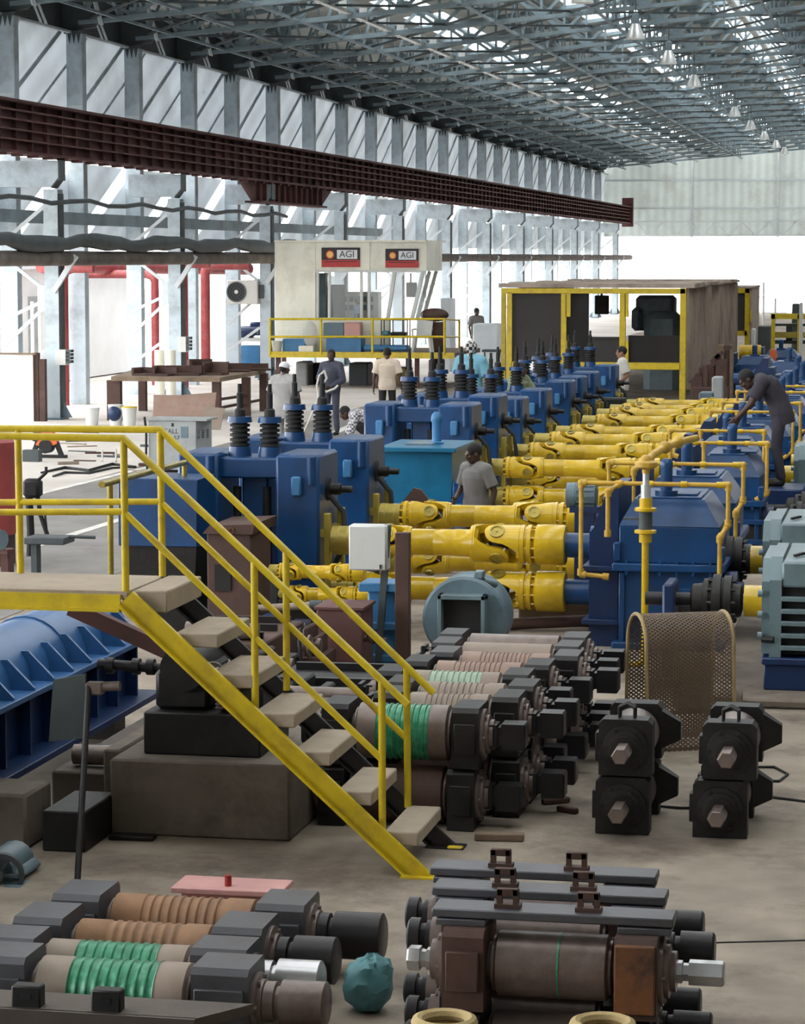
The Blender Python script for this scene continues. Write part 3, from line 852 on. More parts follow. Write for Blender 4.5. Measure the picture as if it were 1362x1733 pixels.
# ------------------------------------------------------------------ motors and couplings right of the gearboxes
def motor(loc, label, W=1.1, D=1.5, H=.84, base=.28, group='grey-green electric motors'):
    t = thing('electric_motor', label, 'motor', loc, 0, group)
    q = MB().prism([(.0, base), (D, base), (D, base + H - .18), (D - .2, base + H), (.2, base + H), (0, base + H - .18)], 'x', 0, .1)
    q.prism([(.06, base + .02), (D - .06, base + .02), (D - .06, base + H - .2), (D - .24, base + H - .02), (.24, base + H - .02), (.06, base + H - .2)], 'x', -.07, .02)
    for z in (.18, .36, .54): q.cyl((-.06, .02, base + z), (-.1, .02, base + z), .03, n=8)
    q.build('end_shield', M['motor'], t)
    q = MB().box(.1, W, .07, D - .07, base + .02, base + H - .03)
    q.build('core', M['rubber'], t)
    q = MB().box(.1, W, .0, D, base + H - .24, base + H - .02, .02)
    q.build('top_casing', M['motor'], t)
    for k in range(5):
        MB().box(.1, W, -.01, D + .01, base + .06 + k * .105, base + .1 + k * .105, .005).build('cooling_rib', M['motor'], t)
    q = MB()
    for k in range(4): q.cyl((.2 + .02 * k, .3 + .06 * k, base + H - .01), (.2 + .02 * k, .3 + .06 * k, base + H + .012), .02, n=8)
    q.cyl((-.06, .015, base + .15), (.04, -.012, base + .15), .03, n=8)
    q.build('bolt', M['black'], t)
    q = MB().box(-.04, W, -.02, D, 0, base - .06, .01); q.box(-.06, W, -.06, D, base - .06, base, .01)
    q.build('base_frame', M['dblue'], t)
    MB().lathe((-.06, D * .5, base + .38), (-1, 0, 0), [(0, .17), (.02, .17), (.03, .14), (.2, .14)], 20).build('shaft_end', M['yellow'], t)
    return t
mt1 = motor((-1.20, 22.1, .08), 'front grey-green electric motor on a dark blue base at the right edge')
mt2 = motor((-1.36, 24.9, .12), 'second grey-green electric motor, just behind the front one at the right edge')
for i in range(6):
    dup(mt1, (-1.55 + .03 * i, [35.2, 37.3, 39.6, 42.3, 45.6, 48.0][i], .1), 0, '%s grey-green motor from the front, behind the stooping man' % ORD[i + 2])
def coupling(loc, label, L=.45):
    t = thing('gear_coupling', label, 'coupling', loc, 0, 'dark gear couplings')
    q = MB().lathe((0, 0, 0), (1, 0, 0), [(0, .1), (.02, .14), (.1, .15), (.12, .19), (.16, .19), (.165, .17), (.18, .17), (.2, .23), (.27, .23), (.275, .2), (.29, .2), (.295, .22), (.36, .22), (.37, .15), (.44, .14), (.45, .1)], 24)
    q.build('hub', M['black'], t)
    q = MB()
    for k in range(10):
        a = 2 * PI * k / 10
        q.cyl((.15, .185 * math.cos(a), .185 * math.sin(a)), (.4, .185 * math.cos(a), .185 * math.sin(a)), .016, n=6)
    q.build('bolt', M['char'], t)
    q = MB().cyl((-.4, 0, 0), (.05, 0, 0), .06, n=14).build('shaft', M['char'], t)
    return t
c0 = coupling((-1.94, 22.85, .74), 'black gear coupling driving from the front grey motor')
c0.location = (-1.93, 22.85, .74)
dup(c0, (-2.02, 25.65, .78), 0, 'black gear coupling beside the second grey motor')
dup(c0, (-1.62, 31.95, .55), 0, 'black gear coupling right of the third blue gearbox')
dup(c0, (-1.62, 33.35, .55), 0, 'black gear coupling right of the fourth blue gearbox')
solo('motor_plinth', MB().box(-1.75, .6, 21.6, 26.6, 0, .08, .02), M['conc'], 'low concrete plinth under the two front grey-green motors', 'plinth', (-.6, 21.6, 0))
solo('rubble_block', MB().box(-1.95, -1.5, 21.3, 21.58, 0, .2, .05), M['conc'], 'rough concrete block on the floor against the motor plinth', 'concrete block', (-1.8, 21.4, 0))
solo('rubble_block', MB().box(-1.65, -1.35, 20.8, 21.15, 0, .28, .06), M['conc'], 'second rough concrete block right of the mesh guard', 'concrete block', (-1.5, 21.0, 0))
q = MB().box(-2.16, -2.06, 22.6, 23.1, 0, .9, .02); q.box(-2.25, -1.97, 22.5, 23.2, 0, .08, .01)
solo('bearing_pedestal', q, M['dblue'], 'dark blue bearing pedestal between the mesh guard and the front motor coupling', 'pedestal', (-2.1, 22.85, 0))

# ------------------------------------------------------------------ mill stands
def mill_stand(loc, label, W=1.5, D=.9, H=1.74, springs=2, group='blue mill stands'):
    t = thing('mill_stand', label, 'mill stand', loc, 0, group)
    for s_ in (-1, 1):
        x0, x1 = (-W / 2, -W / 2 + .43) if s_ < 0 else (W / 2 - .46, W / 2)
        q = MB().box(x0, x1, 0, D, .45, H, .03)
        q.box(x0 + .02, x1 - .02, .03, D - .03, .3, .46, .01); q.box(x0 - .03, x1 + .03, -.03, D + .03, .24, .32, .01)
        q.cyl((x1 - .08, .0, H - .02), (x1 - .08, .0, H - .3), .05, n=10)
        h = q.build('housing', M['blue'], t)
        lx = x0 + .18
        MB().box(lx, lx + .1, -.07, .02, H - .42, H - .22, .015).build('lug', M['bblue'], h)
        q = MB().box(lx - .1, lx + .2, .1, D - .1, H, H + .004)
        for k in range(5): q.box(lx - .05 + .05 * k, lx - .03 + .05 * k, .3 + .03 * (k % 2), .36 + .04 * (k % 3), H, H + .03)
    q = MB().box(-W / 2 + .4, W / 2 - .4, .12, D - .12, H - .26, H - .05, .02)
    q.build('crossbeam', M['blue'], t)
    MB().box(-.14, .14, .3, .62, .25, H - .22, .02).build('chock_guide', M['blue'], t)
    for x in (-.19, .13):
        q = MB().cyl((x, .3, .5), (x, .3, H - .36), .045, n=12)
        q.build('column_screw', M['rubber'], t)
    for x in ((-.19, .13) if springs == 2 else (.13,)):
        MB().cyl((x, .42, H - .06), (x, .42, H + .05), .125, .11, n=18).build('spring_base', M['blue'], t)
        q = MB().cyl((x, .42, H + .3), (x, .42, H + .36), .13, .12, n=18)
        f = q.build('spring_seat', M['blue'], t)
        q = MB()
        for k in range(5): q.lathe((x, .42, H + .05 + k * .05), (0, 0, 1), [(0, .08), (.006, .105), (.03, .105), (.038, .08), (.05, .075)], 18, False)
        q.cyl((x, .42, H + .04), (x, .42, H + .31), .077, n=16)
        q.build('spring', M['rubber'], f)
        q = MB().lathe((x, .42, H + .36), (0, 0, 1), [(0, .06), (.07, .055), (.09, .034), (.24, .034), (.25, .024), (.34, .022)], 12)
        q.build('adjusting_screw', M['rubber'], f)
    q = MB().box(-W / 2 + .05, W / 2 - .05, .05, D - .05, 0, .26, .01)
    q.box(-.3, .3, .12, D - .1, .25, .5, .02)
    q.build('base', M['black'], t)
    q = MB().lathe((W / 2 - .02, D * .45, H - .38), (1, 0, 0), [(0, .12), (.04, .12), (.05, .06), (.16, .06), (.17, .035), (.28, .035)], 14)
    q.build('side_screw', M['black'], t)
    q = MB()
    for yy in (.06, D - .2): q.box(W / 2 + .03, W / 2 + .1, yy, yy + .09, .3, H - .6, .01); 
    q.box(W / 2 - .02, W / 2 + .05, .04, D - .08, .34, .42); q.box(W / 2 - .02, W / 2 + .05, .04, D - .08, .9, .98)
    q.build('guide_rail', M['olive'], t)
    q = MB().tube([(W / 2 + .05, .3, H - .45), (W / 2 + .2, .25, H - .6), (W / 2 + .24, .2, H - .9), (W / 2 + .12, .15, H - 1.15)], .028, 8)
    q.build('hose', M['rubber'], t)
    return t
STX = -6.72
stands = [(25.75, 1.74), (28.05, 1.74), (34.95, 1.74), (37.3, 1.74), (40.6, 1.55), (43.3, 1.54), (46.4, 1.55), (48.1, 1.6), (50.0, 1.58), (53.4, 1.45)]
slab = ['front blue mill stand with two black springs, behind the stair rail', 'second blue mill stand from the front, right behind the first',
        'third blue mill stand, behind the teal gear unit', 'fourth blue mill stand, right behind the one with the teal gear unit']
s0 = mill_stand((STX, 25.75, 0), slab[0])
for i in range(1, 4): dup(s0, (STX + (.03 if i == 1 else 0), stands[i][0], 0), 0, slab[i])
s4 = mill_stand((STX - .1, stands[4][0], 0), 'fifth blue mill stand from the front, lower than the four before it', W=1.4, D=.8, H=1.53)
for i in range(5, 10): dup(s4, (STX - .1, stands[i][0], 0), 0, '%s blue mill stand from the front' % ORD[i])

# teal gear unit before the third stand
t = thing('teal_gear_unit', 'bright teal gear unit with wide lid in front of the third mill stand', 'gear unit', (-6.2, 31.4, 0))
a = at(656, 752, Y=31.6); b = at(770, 752, Y=31.6)
x0, x1 = a.x, b.x
q = MB().frustum((x0 + .02, x1 - .02, 31.45, 32.5, .72), (x0, x1, 31.4, 32.6, 1.36)); q.build('tank', M['teal'], t, w=True)
q = MB().box(x0 - .06, x1 + .06, 31.3, 32.7, 1.36, 1.42, .01); q.build('lid', M['teal'], t, w=True)
q = MB().box(x0 - .12, x1 + .12, 31.3, 32.7, .66, .73, .01); q.build('flange', M['teal'], t, w=True)
q = MB().box(x0, x1, 31.45, 32.6, .05, .66, .01)
for x in (x0 + .08, x1 - .12): q.box(x, x + .05, 31.32, 31.46, .05, .66)
q.box(x0 - .15, x0, 31.4, 31.7, .7, 1.0, .02); q.box(x1, x1 + .15, 31.4, 31.7, .7, 1.0, .02); q.box(x0 - .05, x1 + .05, 31.4, 32.7, 0, .06)
q.build('lower_case', M['blue'], t, w=True)
xm = (x0 + x1) / 2 + .12
q = MB().lathe((xm, 32.0, 1.42), (0, 0, 1), [(0, .09), (.02, .09), (.03, .06), (.26, .06), (.3, .075), (.36, .065), (.4, .03)], 16); q.build('vent_cap', M['bblue'], t, w=True)
q = MB().box(x0 + .2, x1 - .3, 31.7, 32.3, 1.42, 1.44); q.build('hatch', M['slate'], t, w=True)
# leaning brown plate before it
q = MB().prism([(at(665, 825, Y=30.2).x, .72), (at(700, 815, Y=30.2).x, 1.02), (at(712, 818, Y=30.2).x, 1.0), (at(750, 862, Y=30.2).x, .66), (at(670, 862, Y=30.2).x, .62)], 'y', 30.2, 30.26)
q.box(at(672, 860, Y=30.2).x, at(748, 860, Y=30.2).x, 30.2, 30.5, 0, .66, .02)
solo('guide_trough', q, M['brown'], 'brown steel trough with angled end plate below the teal gear unit', 'trough', (-5.6, 30.2, 0))
# small slate motor left of the front gearbox
p = at(958, 838, Y=26.6)
t = thing('auxiliary_motor', 'small slate-blue motor on the left of the front gearbox', 'motor', (p.x, 26.6, 0))
q = MB().lathe((0, 0, p.z), (1, 0, 0), [(0, .09), (.01, .13), (.1, .135), (.11, .125), (.3, .125), (.32, .1)], 20); q.build('casing', M['slate'], t)
for k in range(10):
    a = 2 * PI * k / 10
    pass
q = MB()
for k in range(14):
    a = 2 * PI * k / 14
    q.bar((.12, .13 * math.cos(a), p.z + .13 * math.sin(a)), (.3, .13 * math.cos(a), p.z + .13 * math.sin(a)), .012, .012)
q.lathe((.1, 0, p.z), (1, 0, 0), [(0, .131), (.02, .131)], 20)
q.lathe((.29, 0, p.z), (1, 0, 0), [(0, .131), (.02, .131)], 20)
q.build('cooling_fins', M['slate'], t)
q = MB().box(.05, .35, -.12, .12, p.z - .17, p.z - .11); q.box(.1, .3, -.1, .1, 0, p.z - .16); q.build('mount', M['dblue'], t)
# ------------------------------------------------------------------ yellow stair and landing
YN, YF = 15.28, 16.02
ST = thing('metal_staircase', 'yellow steel staircase with landing, pipe handrails and dusty treads', 'staircase', (-3.0, 15.6, 0))
N = lambda x, y: at(x, y, Y=YN)
Fp = lambda x, y: at(x, y, Y=YF)
def railp(name, pts, r=.023):
    return MB().tube(pts, r, 14).build(name, M['rail'], ST, w=True)
railp('handrail', [N(-260, 732), N(209, 742), N(690, 1193)])
railp('mid_rail', [N(-260, 868), N(209, 866)], .021)
railp('mid_rail', [N(209, 866), N(646, 1285)], .021)
railp('handrail', [Fp(-200, 724), Fp(271, 727), Fp(734, 1173)])
railp('mid_rail', [Fp(-200, 851), Fp(271, 849)], .021)
railp('mid_rail', [Fp(271, 849), Fp(688, 1250)], .021)
for a, b in (((209, 742), (213, 1018)), ((430, 949), (432, 1222)), ((646, 1152), (647, 1435))):
    railp('baluster_post', [N(*a), N(*b)], .023)
for a, b in (((30, 726), (35, 975)), ((271, 727), (275, 975)), ((484, 932), (485, 1168)), ((688, 1130), (690, 1366))):
    railp('baluster_post', [Fp(*a), Fp(*b)], .023)
# landing
zd = at(205, 1000, Y=YN).z
q = MB().box(-7.6, N(218, 1000).x, YN - .03, YF + .05, zd - .05, zd + .0, .005)
q.build('landing_deck', M['tread'], ST, w=True)
for yy in (YN - .05, YF + .03):
    q = MB().box(-7.6, N(207, 1000).x, yy, yy + .02, zd - .11, zd - .02)
    q.box(-7.6, N(207, 1000).x, yy - .02, yy + .05, zd - .125, zd - .108)
    q.build('landing_beam', M['rail'], ST, w=True)
# stringers: channel section
for yy, s_ in ((YN - .05, 1), (YF + .03, 1)):
    f = (lambda x, y: at(x, y, Y=YN))
    A, B, C, D_ = f(228, 1000), f(736, 1480), f(688, 1480), f(205, 1022)
    B.z = 0.0; C.z = 0.0
    q = MB().prism([(A.x, A.z), (B.x, B.z), (C.x, C.z), (D_.x, D_.z)], 'y', yy + .012, yy + .024)
    d = (B - A); dn = Vector((d.z, 0, -d.x)).normalized()
    q.bar((D_.x, yy + .0, D_.z), (C.x, yy + .0, C.z + .006), .014, .05, up=(0, 1, 0))
    q.bar((A.x, yy + .0, A.z), (B.x, yy + .0, B.z + .006), .012, .03, up=(0, 1, 0))
    q.box(C.x - .02, B.x + .05, yy - .06, yy + .08, 0, .012)
    q.build('stringer', M['rail' if yy < YF else 'black'], ST, w=True)
# treads
tl = [(229, 312, 975), (300, 400, 1060), (358, 464, 1128), (432, 530, 1194), (500, 590, 1258), (574, 660, 1325), (655, 738, 1393)]
for i, (xa, xb, yt) in enumerate(tl):
    p = at((xa + xb) / 2 - 20, yt + 8, Y=YN + .1)
    p0 = at(xa - 5, yt + 12, Y=YN); p1 = at(xb - 35, yt + 12, Y=YN)
    q = MB().box(p0.x, p1.x + .02, YN - .02, YF + .02, p.z - .085, p.z, .008)
    if i == 0: q = MB().box(p0.x, p1.x + .02, YN + .0, YF + .05, zd - .13, zd + .004, .008)
    q.build('tread', M['tread'], ST, w=True)
q = MB().bar(at(120, 1028, Y=16.3), at(330, 1122, Y=16.3), .08, .1)
q.build('underside_brace', M['redox'], ST, w=True)
q = MB()
q.cyl((-7.3, YN + .1, 0), (-7.3, YN + .1, zd - .05), .05, n=10)
q.build('support_leg', M['redox'], ST, w=True)

# second low rail behind it
t = thing('guard_rail', 'thin dull yellow-green guard rail behind the stair landing', 'railing', (-8.0, 24, 0))
a, b = at(172, 820, Y=22.0), at(312, 783, Y=25.2)
MB().tube([a, b], .03, 10).build('top_rail', M['olive'], t, w=True)
p = at(186, 818, Y=22.3)
MB().tube([(p.x, 22.3, p.z), (p.x, 22.3, 0)], .028, 10).build('post', M['olive'], t, w=True)
MB().tube([(b.x, 25.2, b.z), (b.x, 25.2, 0)], .028, 10).build('post', M['olive'], t, w=True)

# ------------------------------------------------------------------ rolls
def roll(loc, label, R=.185, L=.62, mb='rollbeige', band=None, bm='green', grooves=8, chock=(.18, .2, .2), cm='char', end=.2, em='char', rn=.1, rz=0, group='rolls in chocks', lend=.0, hexend=False, cb='char', cov='gunm', nend=28):
    t = thing('mill_roll', label, 'roll', loc, rz, group)
    pr = [(0, R * .86), (.012, R)]
    g0, g1 = (.22, .8)
    if grooves:
        for k in range(grooves):
            c = L * (g0 + (g1 - g0) * (k + .5) / grooves); w_ = L * (g1 - g0) / grooves
            pr += [(c - w_ * .42, R), (c - w_ * .25, R * .955), (c + w_ * .2, R * .955), (c + w_ * .4, R)]
    pr += [(L - .012, R), (L, R * .86)]
    MB().lathe((-L / 2, 0, 0), (1, 0, 0), pr, 36).build('barrel', M[mb], t)
    if band:
        for (u0, u1) in band:
            q = MB(); pr2 = []
            k0 = [p for p in pr if u0 * L <= p[0] <= u1 * L]
            pr2 = [(p[0], p[1] + .0025) for p in k0]
            q.lathe((-L / 2, 0, 0), (1, 0, 0), pr2, 36, False).build('paint_band', M[bm], t)
    q = MB()
    for s_ in (-1, 1):
        q = MB().lathe((s_ * L / 2, 0, 0), (s_, 0, 0), [(0, R * .84), (.012, R * .84), (.02, R * .62), (.05, R * .6)], 24)
        q.build('neck', M['gunm'], t)
        w_, hy, hz = chock
        x0 = s_ * (L / 2 + .035); x1 = s_ * (L / 2 + .035 + w_)
        q = MB().prism([(-hy, -hz), (hy, -hz), (hy, hz - .03), (hy - .03, hz), (-hy + .03, hz), (-hy, hz - .03)], 'x', x0, x1)
        q.box(min(x0, x1) + .02, max(x0, x1) - .02, -hy - .025, -hy + .01, -hz * .5, hz * .5, .005)
        ch = q.build('chock', M[cb], t)
        q = MB().lathe((x1, 0, 0), (s_, 0, 0), [(0, hy * .85), (.02, hy * .85), (.025, hy * .66), (.045, hy * .66), (.05, hy * .5), (.075, hy * .5)], 24)
        for k in range(6):
            a = 2 * PI * k / 6
            q.cyl((x1, hy * .74 * math.cos(a), hy * .74 * math.sin(a)), (x1 + s_ * .035, hy * .74 * math.cos(a), hy * .74 * math.sin(a)), .012, n=6)
        q.build('bearing_cover', M[cov], ch)
        e = end if s_ > 0 else lend
        if e:
            q = MB().lathe((x1 + s_ * .05, 0, 0), (s_, 0, 0), [(0, rn * .9), (.05, rn * .9), (.055, rn * .7), (.08, rn * .7), (.081, rn)] + [(e - .01, rn), (e, rn * .85)], 6 if hexend else nend, True, PI / 4 if nend == 4 else 0.0)
            q.build('wobbler_end', M[em], t)
    return t
tops = [(686, 1191), (762, 1169), (785, 1155), (772, 1139), (812, 1123), (858, 1112), (860, 1097), (872, 1081)]
kinds = [('gunm', [(.18, .82)], 'green', 9), ('rollbeige', None, '', 9), ('rollbeige', None, '', 8), ('rollbeige', [(.1, .9)], 'palegreen', 9), ('rollpink', None, '', 10), ('rollpink', None, '', 12), ('rollbeige', None, '', 0), ('gunm', None, '', 0)]
names = ['grey roll with bright green painted grooves, front upper of the row beside the stair', 'beige grooved roll, second upper from the front of the row', 'beige grooved roll, third upper from the front of the row', 'roll with faded pale green grooves, fourth upper of the row',
         'pinkish rusty grooved roll, fifth upper of the row', 'pinkish roll with fine grooves, sixth upper of the row', 'plain dusty beige roll, seventh upper of the row', 'plain grey roll at the back of the row, before the blower']
for i, (p, k) in enumerate(zip(tops, kinds)):
    c = at(p[0], p[1] + 4, Z=.805)
    Lr = [.62, .56, .60, .66, .64, .68, .70, .72][i]
    yy = 16.72 + .47 * i
    xx = at(p[0], p[1], Y=yy).x
    roll((xx, yy, .615), names[i], L=Lr, mb=k[0], band=k[1], bm=k[2] or 'green', grooves=k[3], cb='black' if i < 5 else 'char', end=.24, rn=.12, em='char', group='rolls in the row beside the stair', lend=.12, nend=4)
    if i == 0: lw0 = roll((xx - .03, yy, .205), 'dark lower roll under the green grooved one at the front of the row', L=.62, mb='brown', grooves=0, cb='black', end=.24, rn=.12, nend=4, group='lower rolls of the row beside the stair', lend=.12)
    else: dup(lw0, (xx - .02, yy, .205), 0, 'dark lower roll under the %s upper roll from the front of the row' % ORD[i])

# two tall pairs of chocked rolls seen end on
def end_on(loc, label, lug):
    t = roll(loc, label, R=.165, L=.40, mb='gunm', grooves=0, chock=(.17, .175, .185), cb='black', end=.26, rn=.06, em='gunm', cov='black', rz=-PI / 2 , group='end-on roll pairs', lend=.0, hexend=True)
    q = MB().prism([(-.1, -.1), (.1, -.1), (.05, .1), (-.05, .1)], 'z', -.14, .02) if False else MB().frustum((-.32, -.22, .17, .29, -.06), (-.3, -.24, .17, .24, .0))
    q = MB(); q.add([(-.38, .17, -.12), (-.24, .17, -.12), (-.24, .17, .14), (-.38, .17, .14), (-.35, .3, -.06), (-.27, .3, -.06), (-.27, .3, .06), (-.35, .3, .06)], [(3, 2, 1, 0), (4, 5, 6, 7), (0, 1, 5, 4), (1, 2, 6, 5), (2, 3, 7, 6), (3, 0, 4, 7)])
    q.build('side_block', M['black'], t)
    if lug:
        for x in (.26, .32):
            MB().tube([(x, -.05, .18), (x, -.05, .25), (x - .03, 0, .27), (x, .05, .25), (x, .05, .18)], .01, 8).build('lifting_eye', M['black'], t)
    return t
for (px, py, pl2, lb) in ((1056, 1413, 1052, 'left of the two roll pairs standing end on at the right'), (1232, 1420, 1217, 'right of the two roll pairs standing end on at the right')):
    p = at(px, py, Z=0); p2 = at(pl2, py, Z=0)
    end_on((p2.x, p.y + .41, .19), 'black chocked lower roll, ' + lb, False)
    end_on((p.x + .0, p.y + .43, .57), 'black chocked upper roll, ' + lb, True)

# ------------------------------------------------------------------ expanded-metal guard
t = thing('mesh_guard', 'arched expanded-metal guard with ochre rim standing on the floor at the right', 'guard', (-1.98, 19.5, 0), math.radians(24))
HG, DG, LG = .80, .46, .70
def arch(v):
    """v = arc length along the hoop -> local y, z"""
    r = DG / 2; h = HG
    if v < h: return (-.04 * (1 - v / h), v)
    if v < h + PI * r:
        a = (v - h) / r
        return (r - r * math.cos(a), h + r * math.sin(a))
    return (2 * r + .03 * (v - h - PI * r) / h, h - (v - h - PI * r))
VT = 2 * HG + PI * DG / 2
cu, cv = .042, .030
def strand(mb, pts, wd):
    vs, fs = [], []
    for (u, v) in pts:
        for s_ in (-1, 1):
            y, z = arch(min(max(v + s_ * wd, 0), VT)); vs.append((u, y, z))
    fs = [(2 * i, 2 * i + 1, 2 * i + 3, 2 * i + 2) for i in range(len(pts) - 1)]
    mb.add(vs, fs)
q = MB()
k = -int(LG / cu) - 1
while k * cv < VT:
    for dirn in (1, -1):
        pts = []
        for j in range(int(LG / cu * 2) + 1):
            u = j * cu / 2; v = k * cv + (u / cu * cv if dirn > 0 else (LG - u) / cu * cv)
            if 0 <= v <= VT: pts.append((u, v))
        if len(pts) > 1: strand(q, pts, .0072)
    k += 1
for v in (.02, .3): strand(q, [(LG * j / 8, v) for j in range(9)], .012)
q.build('expanded_mesh', M['mesh'], t)
for x in (0, LG):
    MB().tube([(x,) + arch(VT * j / 40) for j in range(41)], .015, 8).build('hoop', M['meshrim'], t)

# ------------------------------------------------------------------ blower, posts, pedestal and boxes in the middle
t = thing('blower', 'slate-blue round blower with square inlet frame behind the roll row', 'blower', (-4.2, 23.6, 0))
c = at(785, 1048, Y=22.9)
q = MB().lathe((c.x, 22.9, c.z), (0, 1, 0), [(0, .36), (.02, .385), (.06, .385), (.07, .37), (.38, .37), (.4, .385), (.44, .385), (.46, .3)], 40)
q.build('scroll_casing', M['slate'], t, w=True)
q = MB(); f = .215
for a in ((-f, -f + .035, -f, f), (f - .035, f, -f, f)): q.box(c.x + a[0], c.x + a[1], 22.74, 22.92, c.z - .02 + a[2], c.z - .02 + a[3] + .04, .004)
for a in ((-f, -f + .035), (f, f + .04)): q.box(c.x - f, c.x + f, 22.74, 22.92, c.z - .02 + a[0], c.z - .02 + a[1], .004)
q.build('inlet_frame', M['motor'], t, w=True)
MB().box(c.x - .19, c.x + .19, 22.86, 22.9, c.z - .21, c.z + .2).build('inlet_screen', M['darkroom'], t, w=True)
q = MB().box(c.x + .08, c.x + .16, 22.95, 23.1, c.z + .36, c.z + .43, .01); q.cyl((c.x + .16, 23.0, c.z + .34), (c.x + .26, 23.1, c.z + .3), .03)
q.build('outlet_lug', M['motor'], t, w=True)
q = MB().box(c.x - .3, c.x + .3, 22.95, 23.35, 0, c.z - .2, .01); q.build('stand', M['slate'], t, w=True)

p = at(650, 1125, Z=0)
t = thing('valve_pedestal', 'bright blue flanged pedestal below the white junction box', 'pedestal', (p.x, p.y, 0))
q = MB().box(-.2, .2, -.2, .2, .05, .12, .01); q.box(-.13, .13, -.13, .13, .0, .7, .02); q.box(-.2, .2, -.2, .2, .7, .78, .01); q.box(-.22, .22, -.2, .2, .35, .42, .01)
for s_ in (-1, 1): q.prism([(s_ * .12, .12), (s_ * .2, .12), (s_ * .12, .35)], 'y', -.02, .02)
q.cyl((-.13, -.05, .56), (-.13, .05, .56), .0)
q.box(-.26, .24, -.2, .2, 0, .05, .01)
q.build('body', M['bblue'], t)
p2 = at(590, 965, Y=p.y - .3); p3 = at(654, 890, Y=p.y - .3)
t = thing('junction_box', 'white enclosure box on a thin dark pole in front of the drive shafts', 'junction box', (p2.x, p.y - .3, 0))
q = MB().box(p2.x, p3.x, p.y - .3, p.y - .12, p2.z, p3.z, .012); q.build('enclosure', M['white'], t, w=True)
q = MB().box(p2.x + .01, p3.x - .01, p.y - .312, p.y - .3, p2.z + .01, p3.z - .01, .004); q.build('door', M['white'], t, w=True)
q = MB().box(p3.x - .06, p3.x - .045, p.y - .33, p.y - .31, p2.z + .02, p2.z + .06); q.build('latch', M['black'], t, w=True)
q = MB().bar((at(640, 1140, Y=p.y - .2).x, p.y - .2, 0), (at(656, 895, Y=p.y - .2).x, p.y - .2, p3.z), .06, .05); q.build('pole', M['steeld'], t, w=True)
a = at(680, 1105, Y=22.9)
solo('steel_post', MB().box(a.x - .065, a.x + .065, 22.9, 23.0, 0, at(680, 902, Y=22.9).z, .006), M['brown'], 'thick dark brown flat post right of the white junction box', 'post', (a.x, 22.9, 0))
t = thing('brown_cabinet', 'red-brown steel box among pipes below the white junction box', 'steel box', (at(575, 1150, Z=0).x, 22.4, 0))
x0, x1 = at(536, 1150, Y=22.4).x, at(612, 1150, Y=22.4).x
q = MB().box(x0, x1, 22.4, 22.9, 0, .62, .01); q.box(x0 - .02, x1 + .02, 22.38, 22.92, .62, .65, .005); q.build('body', M['redox'], t, w=True)
q = MB().cyl((x1, 22.5, .36), (x1 + .2, 22.5, .34), .03, n=10); q.ell((x1 + .08, 22.5, .37), .06); q.build('side_valve', M['brown'], t, w=True)
# red-brown hooded box with a ring, left of the front stand's guide
t = thing('hooded_box', 'red-brown hooded guide box with a lifting ring before the front stand', 'guide box', (-6.6, 24.3, 0))
x0, x1 = at(350, 900, Y=24.3).x, at(424, 900, Y=24.3).x
z1 = at(400, 893, Y=24.3).z
q = MB().box(x0, x1, 24.3, 25.1, .1, z1 - .06, .01); q.prism([(x0 - .03, z1 - .06), (x1 + .03, z1 - .06), (x1 + .05, z1 + .04), (x0 + .04, z1 + .02)], 'y', 24.25, 25.15)
q.box(x0 + .05, x1 - .05, 24.35, 25.0, 0, .1); q.build('hood', M['brown'], t, w=True)
q = MB().ring(at(391, 898, Y=24.24), (0, -1, 0), .03, .009, .012); q.build('ring', M['rust'], t, w=True)
q = MB().box(x0 + .08, x0 + .24, 24.28, 24.3, z1 - .62, z1 - .36); q.build('slot', M['darkroom'], t, w=True)
# blue enclosure and black hopper left of the front stand
t = thing('blue_enclosure', 'plain blue sheet-metal box with black hopper bottom behind the stair post', 'enclosure', (-7.6, 24.8, 0))
x0, x1 = at(200, 900, Y=24.8).x, at(334, 900, Y=24.8).x
z1, z0 = at(250, 810, Y=24.8).z, at(250, 925, Y=24.8).z
q = MB().box(x0, x1, 24.8, 25.5, z0, z1, .01); q.build('shell', M['blue'], t, w=True)
q = MB().frustum((x0 + .2, x1 - .1, 24.95, 25.4, .0), (x0 + .03, x1 - .02, 24.83, 25.48, z0)); q.build('hopper', M['black'], t, w=True)
# two slim cardan shafts left of the white box
for j, (xa, xb, yy, yp, lb) in enumerate(((456, 618, 24.4, 966, 'upper slim ochre cardan shaft left of the white junction box'), (470, 626, 24.4, 1004, 'lower slim ochre cardan shaft left of the white junction box'))):
    a = at(xa, yp, Y=yy); b = at(xb, yp, Y=yy)
    dup(up0, (a.x, yy, a.z), 0, lb, ((b.x - a.x) / 2.4, .55, .55))['group'] = 'slim cardan shafts'
    solo('bearing_stand', MB().box(a.x + .02, a.x + .1, yy - .07, yy + .07, 0, a.z - .05, .008), M['black'], 'black bearing stand under the left end of the ' + ['upper', 'lower'][j] + ' slim shaft', 'stand', (a.x, yy, 0))
